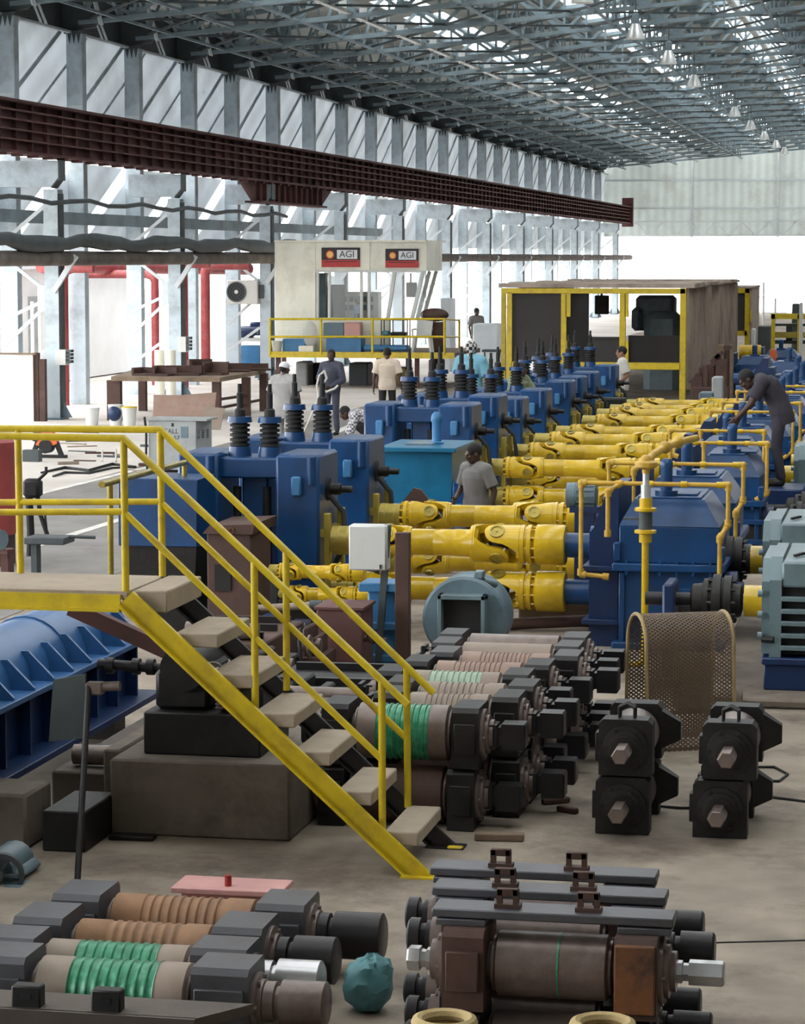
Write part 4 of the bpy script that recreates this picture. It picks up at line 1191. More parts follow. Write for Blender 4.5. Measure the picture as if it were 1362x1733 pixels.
# pipes and small gear in the dark space under the stands
t = thing('pipe_cluster', 'pale lagged pipes with elbow running low below the slim shafts', 'pipes', (-5.6, 23.4, 0))
a, b = at(430, 1030, Y=23.4), at(575, 1022, Y=23.4)
q = MB().tube([a, b, b + Vector((.1, .1, .0))], .035, 10); q.build('lagged_pipe', M['rollbeige'], t, w=True)
q = MB().cyl(at(525, 1024, Y=23.38), at(545, 1024, Y=23.38), .045); q.build('sleeve', M['steeld'], t, w=True)
q = MB().tube([at(470, 1080, Y=23.2), at(495, 1100, Y=23.2), at(515, 1120, Y=23.2)], .06, 10); q.build('elbow_pipe', M['rollbeige'], t, w=True)
q = MB().box(a.x, a.x + .06, 23.35, 23.45, 0, a.z); q.box(b.x - .06, b.x, 23.35, 23.45, 0, b.z); q.build('support', M['black'], t, w=True)
rng = random.Random(3)
lbs = ['low dark roller guide on the floor under the stair, first from the left', 'low dark roller guide behind the third stair tread', 'dark blue low machine base below the front mill stand', 'dark pump base behind the fifth stair tread', 'dark brown low bracket left of the brown steel box']
for i, (xa, xb, yb, h, m_) in enumerate(((300, 400, 1200, .5, 'black'), (410, 500, 1180, .38, 'black'), (420, 520, 1110, .35, 'dblue'), (480, 560, 1250, .45, 'black'), (500, 545, 1170, .55, 'brown'))):
    a, b = at(xa, yb, Z=0), at(xb, yb, Z=0)
    t = thing('roller_guide', lbs[i], 'machine base', (a.x, a.y, 0))
    W_ = b.x - a.x
    q = MB().box(0, W_, 0, .6, 0, h * .55, .01); q.box(.05, W_ * .4, .05, .5, h * .5, h, .02); q.box(W_ * .6, W_ - .05, .05, .5, h * .5, h * .85, .02); q.build('frame', M[m_], t)
    q = MB().cyl((.02, .1, h * .72), (W_ - .02, .1, h * .72), .06, n=14); q.cyl((W_ * .5, .02, h * .72), (W_ * .58, .02, h * .72), .1, n=16); q.build('roller', M['gunm'], t)
    q = MB(); 
    q.tube([(W_ * .2, .02, h), (W_ * .2, -.04, h * .8), (W_ * .3, -.05, h * .3), (W_ * .8, -.04, h * .25)], .018, 8); q.build('hose', M['rubber'], t)
# timber and rail pieces behind the roll row
a, b = at(862, 1072, Z=0), at(1000, 1072, Z=0)
solo('timber_beam', MB().box(a.x, b.x, a.y + .6, a.y + .75, .0, .3, .01), M['wood'], 'weathered timber beam behind the roll row near the blower', 'timber', (a.x, a.y + .6, 0))
solo('fallen_bar', MB().cyl((a.x - .1, a.y + .2, .06), (b.x, a.y + .4, .1), .06, n=10), M['brown'], 'dark round bar lying in front of the timber beam', 'bar', (a.x, a.y + .2, 0))
# ------------------------------------------------------------------ blue trough, concrete and pump at the left
t = thing('cooling_trough', 'blue round-topped trough with ribbed flange running back under the landing', 'trough', (-6.3, 14, 0))
CX, CZ, R_ = -6.46, .76, .33
arc = [(CX + R_ * math.cos(a), CZ + R_ * math.sin(a)) for a in [PI * k / 14 for k in range(15)]]
q = MB().prism(arc, 'y', 13.2, 19.7)
for y in (15.6, 18.2): q.prism([(CX + (R_ + .012) * math.cos(a), CZ + (R_ + .012) * math.sin(a)) for a in [PI * k / 14 for k in range(15)]], 'y', y, y + .1)
q.build('cover', M['trough'], t, w=True)
q = MB().box(-6.9, -5.94, 13.2, 19.8, CZ - .04, CZ, .004); q.build('flange', M['trough'], t, w=True)
y = 13.6; k = 0
while y < 19.5:
    MB().prism([(-6.18, CZ - .005), (-5.96, CZ - .005), (-5.96, CZ + .02), (-6.15, CZ + .21), (-6.2, CZ + .21)], 'y', y, y + .03).build('gusset', M['trough'], t, w=True)
    y += .42
q = MB().box(-6.8, -6.06, 13.2, 19.7, .32, CZ - .04)
y = 13.4
while y < 19.6: q.box(-6.06, -5.97, y, y + .03, .32, CZ - .04); y += .5
q.build('trough_body', M['dblue'], t, w=True)
q = MB().box(-6.9, -5.86, 13.2, 19.7, .27, .32, .004); q.build('lower_flange', M['dblue'], t, w=True)
for y in (14.0, 16.6, 19.2):
    MB().box(-6.6, -6.1, y, y + .3, 0, .27).build('leg', M['black'], t, w=True)
a, b = at(175, 1420, Z=0), at(512, 1420, Z=0)
solo('concrete_plinth', MB().box(a.x, b.x - .06, 16.0, 18.6, 0, .5, .015), M['conc'], 'stained concrete plinth carrying the black pump under the stair', 'plinth', (a.x, 16, 0))
a = at(45, 1440, Z=0)
solo('concrete_block', MB().box(a.x - .9, a.x, a.y, a.y + .5, 0, .36, .02), M['conc'], 'concrete block at the left edge below the blue trough', 'concrete block', (a.x, a.y, 0))
a, b = at(132, 1420, Z=0), at(172, 1420, Z=0)
solo('concrete_pier', MB().box(a.x + .02, b.x - .005, 16.3, 17.8, 0, .5, .015), M['conc'], 'narrow concrete pier beside the leaning rod', 'concrete block', (a.x, 16.3, 0))
a, b = at(50, 1455, Z=0), at(128, 1455, Z=0)
solo('dark_void_block', MB().box(a.x, b.x, 15.45, 16.1, 0, .26, .01), M['black'], 'added black block in the dark void below the blue trough beside the leaning rod', 'housing', (a.x, 15.45, 0))  # block added to keep the void under the trough dark
t = thing('pump_unit', 'oily black pump unit on the concrete plinth under the stair', 'pump', (-4.6, 16.3, .5))
x0, x1 = at(243, 1280, Y=16.2).x, at(440, 1280, Y=16.2).x
q = MB().box(x0, x1, 16.2, 17.0, .5, .78, .01); q.build('base', M['black'], t, w=True)
q = MB().box(x0 + .05, x0 + .42, 16.3, 16.8, .78, 1.05, .03); q.cyl((x0 + .25, 16.25, 1.06), (x0 + .25, 16.85, 1.06), .15, n=20); q.prism([(x0 + .1, 1.05), (x0 + .42, 1.05), (x0 + .3, 1.2)], 'y', 16.3, 16.8); q.build('casing', M['black'], t, w=True)
q = MB().box(x0 + .48, x1 - .02, 16.35, 16.8, .78, 1.0, .02); q.cyl((x0 + .55, 16.3, .98), (x0 + .55, 16.8, .98), .09); q.build('gear_case', M['char'], t, w=True)
q = MB().ring((x0 + .47, 16.22, 1.05), (.25, -1, 0), .075, .02, .03); q.cyl((x0 + .47, 16.23, 1.05), (x0 + .47, 16.4, 1.05), .02); q.bar((x0 + .4, 16.21, 1.05), (x0 + .54, 16.21, 1.05), .015, .015); q.build('handwheel', M['gunm'], t, w=True)
q = MB().cyl((x0 - .4, 16.5, 1.04), (x0 + .1, 16.5, 1.02), .035, n=12)
for dx_ in (-.34, -.16, -.06): q.cyl((x0 + dx_, 16.5, 1.03), (x0 + dx_ + .05, 16.5, 1.03), .055, n=14)
q.build('drive_rod', M['char'], t, w=True)
q = MB()
for k in range(9): q.lathe((x0 + .5, 16.27, .8 + k * .025), (0, 0, 1), [(0, .02), (.012, .034), (.025, .02)], 10, False)
q.build('spring', M['gunm'], t, w=True)
t = thing('leaning_rod', 'leaning dark rod with grey plate and T-piece in front of the trough', 'rod', (at(130, 1490, Z=0).x, 15.1, 0))
a, b = at(131, 1490, Z=0), at(150, 1160, Y=15.4)
q = MB().tube([a, b], .02, 10); q.build('rod', M['char'], t, w=True)
q = MB().prism([(at(92, 1150, Y=15.45).x, at(92, 1150, Y=15.45).z), (at(146, 1140, Y=15.45).x, at(146, 1140, Y=15.45).z), (at(146, 1248, Y=15.45).x, at(146, 1248, Y=15.45).z), (at(84, 1254, Y=15.45).x, at(84, 1254, Y=15.45).z)], 'y', 15.43, 15.455); q.build('plate', M['steeld'], t, w=True)
q = MB().box(b.x - .02, b.x + .09, 15.38, 15.46, b.z - .06, b.z + .02, .01); q.cyl((b.x + .05, 15.42, b.z - .01), (b.x + .2, 15.42, b.z), .03); q.build('t_piece', M['gunm'], t, w=True)
for i, (x0, x1, y0, y1, h, m_, lb) in enumerate(((-5.72, -5.22, 16.6, 20.6, .28, 'dustybrown', 'added long low dusty brown bed between the blue trough and the concrete plinth'), (-5.1, -3.75, 18.9, 21.2, .34, 'black', 'added broad black filler bed behind the concrete plinth under the stair'), (-6.35, -5.5, 21.6, 23.1, .42, 'brown', 'added dark brown filler bed before the slim shafts'))):
    t = thing('dark_filler_bed', lb, 'filler bed', (x0, y0, 0))  # beds added to darken the jumble behind the stair
    q = MB().box(0, x1 - x0, 0, y1 - y0, 0, h, .015); q.build('bed', M[m_], t)
    for k in range(3):
        MB().bar((.08, (k + .5) * (y1 - y0) / 3, h + .03), (x1 - x0 - .08, (k + .5) * (y1 - y0) / 3 + .05, h + .03), .06, .06).build('cross_rail', M['char'], t)
    MB().cyl((.1, .2, h + .08), (x1 - x0 - .1, .2, h + .08), .07, n=16).build('roller', M['gunm'], t)
# wheel machine at the lower left edge
t = thing('wheeled_motor', 'blue-grey motor with spoked wheel at the lower left edge', 'motor', (at(10, 1520, Z=0).x, 14.6, 0))
c = at(2, 1480, Y=14.6)
q = MB().ring((c.x, 14.6, c.z), (.3, -1, 0), .14, .03, .06, 28)
for k in range(6):
    a = 2 * PI * k / 6
    q.bar((c.x, 14.58, c.z), (c.x + .12 * math.cos(a), 14.57, c.z + .12 * math.sin(a)), .025, .02)
q.cyl((c.x, 14.52, c.z), (c.x, 14.62, c.z), .035); q.build('wheel', M['steeld'], t, w=True)
q = MB().box(c.x - .2, c.x + .12, 14.66, 15.0, 0, c.z + .02, .03); q.box(c.x + .04, c.x + .15, 14.5, 14.7, 0, c.z - .05, .02); q.cyl((c.x - .05, 14.62, c.z), (c.x - .05, 15.0, c.z), .12); q.build('motor_body', M['slate'], t, w=True)

# ------------------------------------------------------------------ foreground: chocked rolls at the lower left
GL = 'rolls in the lower left foreground'
c = at(310, 1500, Z=.50); 
roll((at(315, 1525, Y=13.08).x, 13.08, .2), 'rusty orange grooved roll, farthest of the lower left group', R=.165, L=.78, mb='rollrust', grooves=9, chock=(.26, .19, .19), cb='slatechock', end=.34, rn=.125, group=GL, lend=.0)
roll((at(248, 1565, Y=12.58).x, 12.58, .2), 'rusty orange grooved roll, second from the back of the lower left group', R=.15, L=.72, mb='rollrust', grooves=8, chock=(.26, .19, .19), cb='slatechock', end=.30, rn=.12, group=GL)
roll((at(203, 1598, Y=12.17).x, 12.17, .2), 'roll with green painted ridges, behind the front green one at the lower left', R=.15, L=.74, mb='rollbeige', band=[(.2, .8)], grooves=9, chock=(.28, .155, .18), cb='slatechock', end=.30, rn=.11, em='bright', group=GL)
roll((at(198, 1630, Y=11.81).x, 11.81, .2), 'front roll with bright green ridges at the lower left', R=.165, L=.76, mb='rollbeige', band=[(.2, .8)], grooves=9, chock=(.28, .165, .19), cb='slatechock', end=.30, rn=.11, em='gunm', group=GL)
# dark cross beams with lifting lugs before them
for j, (yy, z, x1, pz, lb) in enumerate(((11.3, .31, 378, ((45, 1650), (180, 1660)), 'brown-black beam with two lifting lugs before the green rolls'), (10.88, .24, 330, ((42, 1712), (195, 1716)), 'second lug beam at the bottom left corner, nearest the camera'))):
    t = thing('lug_beam', lb, 'beam', (-4, yy, 0), 0, 'lug beams at the lower left')
    xe = at(x1, 1680, Y=yy).x
    q = MB().prism([(-5.6, yy - .12), (xe - .1, yy - .12), (xe + .1, yy + .16), (-5.6, yy + .16)], 'z', z - .07, z - .02); q.box(-5.6, xe - .1, yy - .14, yy - .11, z - .16, z - .02); q.build('beam', M['dustybrown'], t, w=True)
    for (px, py) in pz:
        p = at(px, py, Y=yy - .08)
        q = MB().box(p.x - .07, p.x + .07, yy - .1, yy - .02, z - .03, z + .08, .008); l_ = q.build('lug', M['black'], t, w=True)
        MB().box(p.x - .025, p.x + .025, yy - .104, yy - .098, z + .02, z + .045).build('slot', M['char'], l_, w=True)
    q = MB().box(-5.3, -5.1, yy - .1, yy + .1, 0, z - .06); q.box(xe - .4, xe - .2, yy - .1, yy + .1, 0, z - .06); q.build('leg', M['black'], t, w=True)
q = MB().ell((at(622, 1665, Y=12.42).x, 12.42, .13), (.12, .12, .14), None, 20, 12); q.ell((at(630, 1650, Y=12.42).x, 12.45, .17), (.1, .1, .11), None, 18, 10)
rr = random.Random(2)
q.v = [(a + rr.uniform(-.012, .012), b + rr.uniform(-.012, .012), max(0, c + rr.uniform(-.012, .012))) for a, b, c in q.v]
solo('covered_bundle', q, M['tealtarp'], 'rounded bundle under crumpled teal sheet at the right end of the lower left rolls', 'bundle', (at(622, 1665, Y=12.42).x, 12.42, 0))
a, b = at(288, 1502, Z=.3), at(488, 1498, Z=.3)
t = thing('pink_plate', 'faded pink steel plate with small red knob behind the lower left rolls', 'plate', (a.x, a.y, 0))
q = MB().box(a.x, b.x, a.y, a.y + .3, .27, .3, .004); q.box(a.x + .05, b.x - .05, a.y + .05, a.y + .25, 0, .27); q.build('plate', M['pink'], t, w=True)
q = MB().cyl((at(386, 1490, Y=a.y + .1).x, a.y + .1, .3), (at(386, 1490, Y=a.y + .1).x, a.y + .1, .36), .02, n=12); q.build('knob', M['red'], t, w=True)
# foreground: framed roll set in the lower middle
t0 = None
LB2 = ['front', 'middle', 'back']
for j, (yy, px) in enumerate(((11.5, 937), (11.89, 930), (12.28, 920))):
    xx = at(px, 1616, Y=yy).x
    t = roll((xx, yy, .54), '%s upper roll of the framed set at the bottom centre' % LB2[j], R=.15, L=.52, mb='gunm', grooves=0, chock=(.19, .185, .185), cb='brown', end=.24, rn=.085 if j else .06, em='char' if j else 'bright', group='upper rolls of the framed set', lend=.14, hexend=(j == 0))
    if j == 0:
        MB().lathe((.03, 0, 0), (1, 0, 0), [(0, .153), (.008, .153)], 30, False).build('chalk_ring', M['green'], t)
        q = MB().box(.30, .48, -.218, -.18, -.15, .16, .005); q.build('rusty_face', M['rust'], t)
    t2 = roll((xx - .02, yy, .165), '%s lower roll of the framed set at the bottom centre' % LB2[j], R=.15, L=.52, mb='gunm', grooves=0, chock=(.18, .18, .165), cb='black', end=.26, rn=.08, em='char', group='lower rolls of the framed set', lend=.14)
    t3 = thing('chock_bar', '%s top bar with two lifting lugs over the framed roll set' % LB2[j], 'bar', (xx, yy, .725), 0, 'top bars of the framed set')
    q = MB().box(-.55, .55, -.09, .1, .035, .075, .006); q.box(-.53, -.3, -.1, .12, .0, .03, .004); q.box(.3, .54, -.1, .12, .0, .03, .004); q.box(-.5, -.36, -.05, .05, .0, .05); q.box(.36, .5, -.05, .05, 0, .05)
    q.build('bar', M['slatechock'], t3)
    for x in (-.21, .16):
        q = MB()
        q.box(x - .05, x - .025, -.03, .0, .07, .16); q.box(x + .025, x + .05, -.03, .0, .07, .16); q.box(x - .05, x + .05, -.03, 0, .13, .165, .004); q.box(x - .06, x + .06, -.04, .02, .07, .095)
        q.build('lifting_lug', M['brown'], t3)
# rope coils at the very bottom
for (px, py, lb) in ((752, 1722, 'left of the two tan rope coils at the bottom edge'), (1020, 1728, 'right of the two tan rope coils at the bottom edge')):
    p = at(px, py, Y=10.95)
    solo('timber_block', MB().box(p.x - .2, p.x + .2, 10.76, 11.14, 0, p.z - .155, .01), M['wood'], 'timber block under the ' + lb.replace('of the two', 'one of the'), 'timber', (p.x, 10.95, 0))
    q = MB()
    for k in range(3):
        q.tube([(p.x + (.15 - .015 * k) * math.cos(a), 10.95 + (.15 - .015 * k) * math.sin(a), .03 + .05 * k) for a in [2 * PI * i / 24 for i in range(25)]], .028, 8)
    t = solo('rope_coil', q, M['sack'], lb, 'rope', (p.x, 10.95, 0))
    t.location.z = max(0, p.z - .15)
p = at(850, 1730, Y=11.8)
# dropped pieces on the floor
for i, (px, py, s_, rot, m_, lb) in enumerate(((845, 1422, (.32, .09, .05), .1, 'wood', 'short split timber on the floor by the front roll pair'), (940, 1360, (.2, .06, .04), .6, 'brown', 'dark scrap strip on the floor left of the end-on rolls'), (960, 1375, (.16, .05, .04), -.5, 'brown', 'bent scrap piece crossing the dark strip on the floor'), (1240, 1395, (.12, .1, .1), .1, 'black', 'small black block right of the right end-on pair'), (770, 1437, (.1, .05, .02), 0, 'rail', 'small yellow foot plate on the floor beyond the stair foot'), (225, 1420, (.3, .12, .03), .05, 'black', 'flat black scrap plate in front of the concrete plinth'))):
    p = at(px, py, Z=0)
    q = MB().box(-s_[0] / 2, s_[0] / 2, -s_[1] / 2, s_[1] / 2, 0, s_[2], .008)
    solo('scrap_piece', q, M[m_], lb, 'scrap', (p.x, p.y, 0), 'scrap on the floor', rot, True)
q = MB().tube([at(x, y, Z=.01) for x, y in ((1112, 1364), (1150, 1367), (1190, 1367))], .009, 6)
solo('cable', q, M['rubber'], 'dark cable on the floor between the two end-on roll pairs', 'cable', (at(1112, 1364, Z=0).x, 16.9, 0))
q = MB().tube([at(x, y, Z=.01) for x, y in ((1270, 1298), (1310, 1298), (1333, 1310), (1318, 1322), (1295, 1322), (1300, 1348), (1362, 1356))], .009, 6)
solo('cable', q, M['rubber'], 'dark cable looping on the floor right of the right end-on roll pair', 'cable', (at(1290, 1310, Z=0).x, 17.9, 0))
# ------------------------------------------------------------------ control cabin on its platform
def pbox(mb, x0, x1, y0, y1, Y, dep, c=0.0):
    a, b = at(x0, (y0 + y1) / 2, Y=Y), at(x1, (y0 + y1) / 2, Y=Y)
    return mb.box(a.x, b.x, Y, Y + dep, at((x0 + x1) / 2, y1, Y=Y).z, at((x0 + x1) / 2, y0, Y=Y).z, c)
def text_mesh(body, size, loc, name, m, parent, ext=.004):
    cu = bpy.data.curves.new(name, 'FONT'); cu.body = body; cu.size = size; cu.extrude = ext; cu.align_x = 'CENTER'; cu.align_y = 'CENTER'
    tmp = bpy.data.objects.new('tmp', cu); COL.objects.link(tmp)
    dg = bpy.context.evaluated_depsgraph_get()
    me = bpy.data.meshes.new_from_object(tmp.evaluated_get(dg))
    bpy.data.objects.remove(tmp)
    me.transform(Matrix.Rotation(PI / 2, 4, 'X'))
    o = Vector((0, 0, 0)); q = parent
    while q is not None: o += q.location; q = q.parent
    me.transform(Matrix.Translation(Vector(loc) - o))
    me.materials.clear(); me.materials.append(m)
    ob = bpy.data.objects.new(name, me); COL.objects.link(ob); ob.parent = parent
    return ob
YC = 73.6
C0 = at(465, 600, Y=YC); C1 = at(718, 600, Y=YC)
t = thing('cabin_platform', 'yellow edged platform with railing carrying the cream control cabin', 'platform', (C0.x, 72.6, 0))
Yp = 72.7
q = MB(); pbox(q, 455, 768, 596, 606, Yp, .12); q.build('edge_beam', M['rail'], t, w=True)
zdk = at(600, 597, Y=Yp).z
q = MB().box(at(455, 600, Y=Yp).x, at(768, 600, Y=Yp).x, Yp + .1, 77.2, zdk - .12, zdk); q.build('deck', M['wood'], t, w=True)
for y in (540, 570):
    q = MB().tube([at(456, y, Y=Yp), at(752, y, Y=Yp)], .033, 8); q.build('rail', M['rail'], t, w=True)
for x in (457, 543, 630, 752):
    q = MB().tube([at(x, 538, Y=Yp), at(x, 600, Y=Yp)], .035, 8); q.build('rail_post', M['rail'], t, w=True)
q = MB().tube([at(752, 540, Y=Yp), at(777, 542, Y=76.6)], .03, 8); q.tube([at(752, 570, Y=Yp), at(777, 570, Y=76.6)], .03, 8); q.tube([at(777, 540, Y=76.6), at(777, 600, Y=76.6)], .03, 8)
q.build('side_rail', M['rail'], t, w=True)
for x, y in ((470, 73), (560, 73.2), (640, 73), (705, 73.2), (480, 76.5), (690, 76.5)):
    q = MB().box(at(x, 640, Y=y).x - .06, at(x, 640, Y=y).x + .06, y, y + .12, 0, zdk - .1); q.build('leg', M['redox'], t, w=True)
t = thing('control_cabin', 'cream control cabin with slanted windows and two sign boards', 'cabin', (C0.x, YC, zdk))
q = MB(); pbox(q, 465, 534, 410, 598, YC, .08, .01); q.build('wall_panel', M['cream'], t, w=True)
q = MB(); pbox(q, 534, 626, 410, 459, YC, .08, .01); q.build('fascia', M['cream'], t, w=True)
q = MB(); pbox(q, 626, 718, 410, 459, YC + .02, .08, .01); q.build('fascia', M['cream'], t, w=True)
q = MB(); pbox(q, 534, 660, 538, 598, YC, .08, .01); q.build('sill_panel', M['cream'], t, w=True)
q = MB()
for x in (537, 557, 611, 624): pbox(q, x - 2, x + 2, 459, 540, YC - .01, .1)
pbox(q, 534, 718, 457, 461, YC - .02, .1)
q.build('window_frame', M['white'], t, w=True)
q = MB(); pbox(q, 559, 610, 461, 538, YC + .03, .02); q.build('pane', M['glass'], t, w=True)
q = MB(); pbox(q, 626, 715, 461, 538, YC + .05, .02); q.build('pane', M['glass'], t, w=True)
cz1 = at(600, 410, Y=YC).z; cz0 = zdk
q = MB()
for (xt, xb, yy) in ((668, 656, YC), (716, 697, YC), (738, 716, YC + 2.4), (727, 706, YC + 1.2)):
    q.bar(at(xt, 459, Y=yy), at(xb, 540, Y=yy), .1, .1)
q.build('slanted_frame', M['white'], t, w=True)
# right side fascia, roof, rear wall
R0 = at(718, 430, Y=YC).x
q = MB().box(R0 - .02, R0 + .06, YC, YC + 2.5, at(718, 459, Y=YC).z, cz1); q.build('side_fascia', M['cream'], t, w=True)
q = MB().box(C0.x, R0 + .05, YC - .02, YC + 3.2, cz1, cz1 + .06); q.build('roof', M['cream'], t, w=True)
q = MB().box(C0.x, C0.x + .08, YC + .08, YC + 3.1, cz0, cz1); q.build('end_wall', M['cream'], t, w=True)
q = MB(); pbox(q, 575, 640, 494, 545, YC + 2.6, .5); q.build('control_desk', M['white'], t, w=True)
q = MB(); pbox(q, 560, 579, 482, 545, YC + 1.6, .4); q.build('switch_cabinet', M['darkroom'], t, w=True)
q = MB(); pbox(q, 539, 551, 462, 545, YC + .5, .3); q.build('grey_locker', M['steel'], t, w=True)
q = MB()
for k in range(5):
    for j in range(2): pbox(q, 580 + 11 * k, 587 + 11 * k, 502 + 14 * j, 511 + 14 * j, YC + 2.58, .02)
q.build('gauge', M['motor'], t, w=True)
q = MB(); pbox(q, 687, 704, 478, 503, YC + .7, .15, .01); q.build('monitor', M['black'], t, w=True)
q = MB().bar(at(695, 462, Y=YC + .78), at(695, 480, Y=YC + .78), .05, .05); q.build('monitor_arm', M['steeld'], t, w=True)
for (a, b, c, d) in ((544, 609, 419, 452), (652, 708, 421, 453)):
    q = MB(); pbox(q, a, b, c, d, YC - .03, .025); sb = q.build('sign_board', M['signblack'], t, w=True)
    w_ = b - a
    q = MB(); pbox(q, a, b, c + .63 * (d - c), d, YC - .036, .01); q.build('red_strip', M['signred'], sb, w=True)
    q = MB()
    k = a + 6
    while k < b - 6:
        pbox(q, k, k + 2.2, c + .69 * (d - c), c + .74 * (d - c), YC - .038, .004); k += 3.2
    pbox(q, a + 6, b - 6, c + .71 * (d - c), c + .725 * (d - c), YC - .0375, .003)
    q.build('strip_marks', M['signblack'], sb, w=True)
    q = MB(); pbox(q, a + .4 * w_, b - .07 * w_, c + .12 * (d - c), c + .58 * (d - c), YC - .036, .01); q.build('white_field', M['signwhite'], sb, w=True)
    p = at(a + .22 * w_, c + .36 * (d - c), Y=YC - .034)
    MB().cyl(p, p + Vector((0, -.006, 0)), .115 * w_ / 60, n=24).build('sun_halo', M['sunR'], sb, w=True)
    MB().cyl(p, p + Vector((0, -.01, 0)), .085 * w_ / 60, n=24).build('sun_disc', M['sunY'], sb, w=True)
    p = at(a + .66 * w_, c + .35 * (d - c), Y=YC - .042)
    text_mesh('AGI', .26 * w_ / 62, p, 'lettering', M['signdark'], sb)
# things standing on the platform
def deck_box(name, x0, x1, y0, y1, Y, dep, m, label, cat, parts=None):
    a = at(x0, y1, Y=Y)
    t = thing(name, label, cat, (a.x, Y, a.z))
    q = MB(); pbox(q, x0, x1, y0, y1, Y, dep, .01); q.build('body', M[m], t, w=True)
    q = MB(); pbox(q, x0 + 1, x1 - 1, y0 - .6, y0 + 1.5, Y - .01, dep); q.build('lid', M[m], t, w=True)
    return t
deck_box('tool_chest', 552, 611, 573, 596, 72.95, .55, 'bblue', 'long bright blue tool chest on the platform below the cabin window', 'chest')
deck_box('metal_cabinet', 547, 581, 547, 572.6, 73.05, .45, 'slate', 'grey-blue low cabinet stacked on the blue chest', 'cabinet')
deck_box('drawer_crate', 582, 609, 546, 572.6, 73.05, .4, 'pinkbox', 'pink two-drawer crate stacked on the blue chest', 'crate')
deck_box('blue_carton', 478, 516, 574, 596, 73.0, .4, 'bblue', 'blue carton at the left end of the platform', 'carton')
deck_box('carton_box', 505, 530, 586, 596, 72.9, .3, 'cream', 'small pale carton on the platform under the plastic bag', 'carton')
a = at(468, 596, Y=72.9)
solo('bucket', MB().lathe((a.x, 72.95, a.z), (0, 0, 1), [(0, .12), (.3, .16), (.31, .17), (.33, .17)], 16), M['white'], 'white bucket at the left corner of the platform', 'bucket', (a.x, 72.95, a.z))
a = at(524, 586, Y=73.0)
solo('plastic_bag', MB().ell((a.x, 73.05, a.z + .35), (.22, .14, .38), None, 14, 10), M['plasticsheet'], 'crumpled clear plastic bag standing on the platform carton', 'bag', (a.x, 73.05, a.z))
# rack with folded things
t = thing('shelf_rack', 'thin black shelf rack with blue cloths beside the white chair', 'rack', (at(618, 596, Y=73.0).x, 73.0, zdk))
q = MB()
for x in (645, 660, 689):
    for yy in (73.0, 73.4): q.box(at(x, 560, Y=73).x - .015, at(x, 560, Y=73).x + .015, yy, yy + .03, zdk, at(x, 540, Y=73).z)
for y in (541, 568, 594): pbox(q, 645, 689, y, y + 1.5, 73.0, .43)
q.build('rack_frame', M['steeld'], t, w=True)
q = MB(); pbox(q, 646, 657, 560, 567, 73.05, .3, .02); q.build('teal_bin', M['tealtarp'], t, w=True)
q = MB(); pbox(q, 660, 686, 562, 567.5, 73.05, .3, .02); q.build('dark_cloth', M['rubber'], t, w=True)
q = MB(); pbox(q, 614, 690, 584, 594, 72.98, .4, .05); 
solo('folded_tarpaulin', q, M['bblue'], 'blue folded tarpaulin lying on the platform under the rack', 'tarpaulin', (at(650, 594, Y=72.98).x, 72.98, zdk))
# white plastic chair
t = thing('plastic_chair', 'white plastic armchair on the platform right of the rack', 'chair', (at(715, 596, Y=73.3).x, 73.3, zdk))
x = at(715, 596, Y=73.3).x
q = MB().box(x - .24, x + .24, 73.1, 73.55, zdk + .42, zdk + .46, .01); q.build('seat', M['white'], t, w=True)
q = MB().prism([(x - .22, zdk + .46), (x + .22, zdk + .46), (x + .26, zdk + .9), (x - .2, zdk + .92)], 'y', 73.5, 73.55); q.build('backrest', M['white'], t, w=True)
for s_ in (-1, 1):
    for yy in (73.12, 73.5):
        q = MB().bar((x + s_ * .22, yy, zdk + .42), (x + s_ * .27, yy, zdk), .06, .05); q.build('leg', M['white'], t, w=True)
    q = MB().tube([(x + s_ * .24, 73.52, zdk + .66), (x + s_ * .27, 73.15, zdk + .66), (x + s_ * .25, 73.12, zdk + .44)], .025, 8); q.build('armrest', M['white'], t, w=True)
q = MB().ell((at(735, 540, Y=73.9).x, 73.9, at(735, 533, Y=73.9).z), (.42, .3, .2), None, 16, 10); q.box(at(728, 560, Y=73.9).x, at(752, 560, Y=73.9).x, 73.7, 74.1, zdk, at(735, 545, Y=73.9).z, .05)
solo('covered_machine', q, M['brown'], 'dark brown covered machine behind the white chair on the platform', 'machine', (at(735, 596, Y=73.9).x, 73.9, zdk))
# loads under the platform
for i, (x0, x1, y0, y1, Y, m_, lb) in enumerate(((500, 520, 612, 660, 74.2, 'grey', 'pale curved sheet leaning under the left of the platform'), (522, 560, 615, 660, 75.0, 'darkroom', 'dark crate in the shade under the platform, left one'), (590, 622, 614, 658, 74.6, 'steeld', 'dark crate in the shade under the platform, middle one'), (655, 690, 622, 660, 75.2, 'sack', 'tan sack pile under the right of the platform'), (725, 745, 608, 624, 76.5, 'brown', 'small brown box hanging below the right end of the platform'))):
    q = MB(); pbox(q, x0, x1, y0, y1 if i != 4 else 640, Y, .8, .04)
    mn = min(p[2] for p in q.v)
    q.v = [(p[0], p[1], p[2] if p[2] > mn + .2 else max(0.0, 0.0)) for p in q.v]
    solo('stored_crate', q, M[m_], lb, 'crate', (at(x0, y1, Y=Y).x, Y, 0))
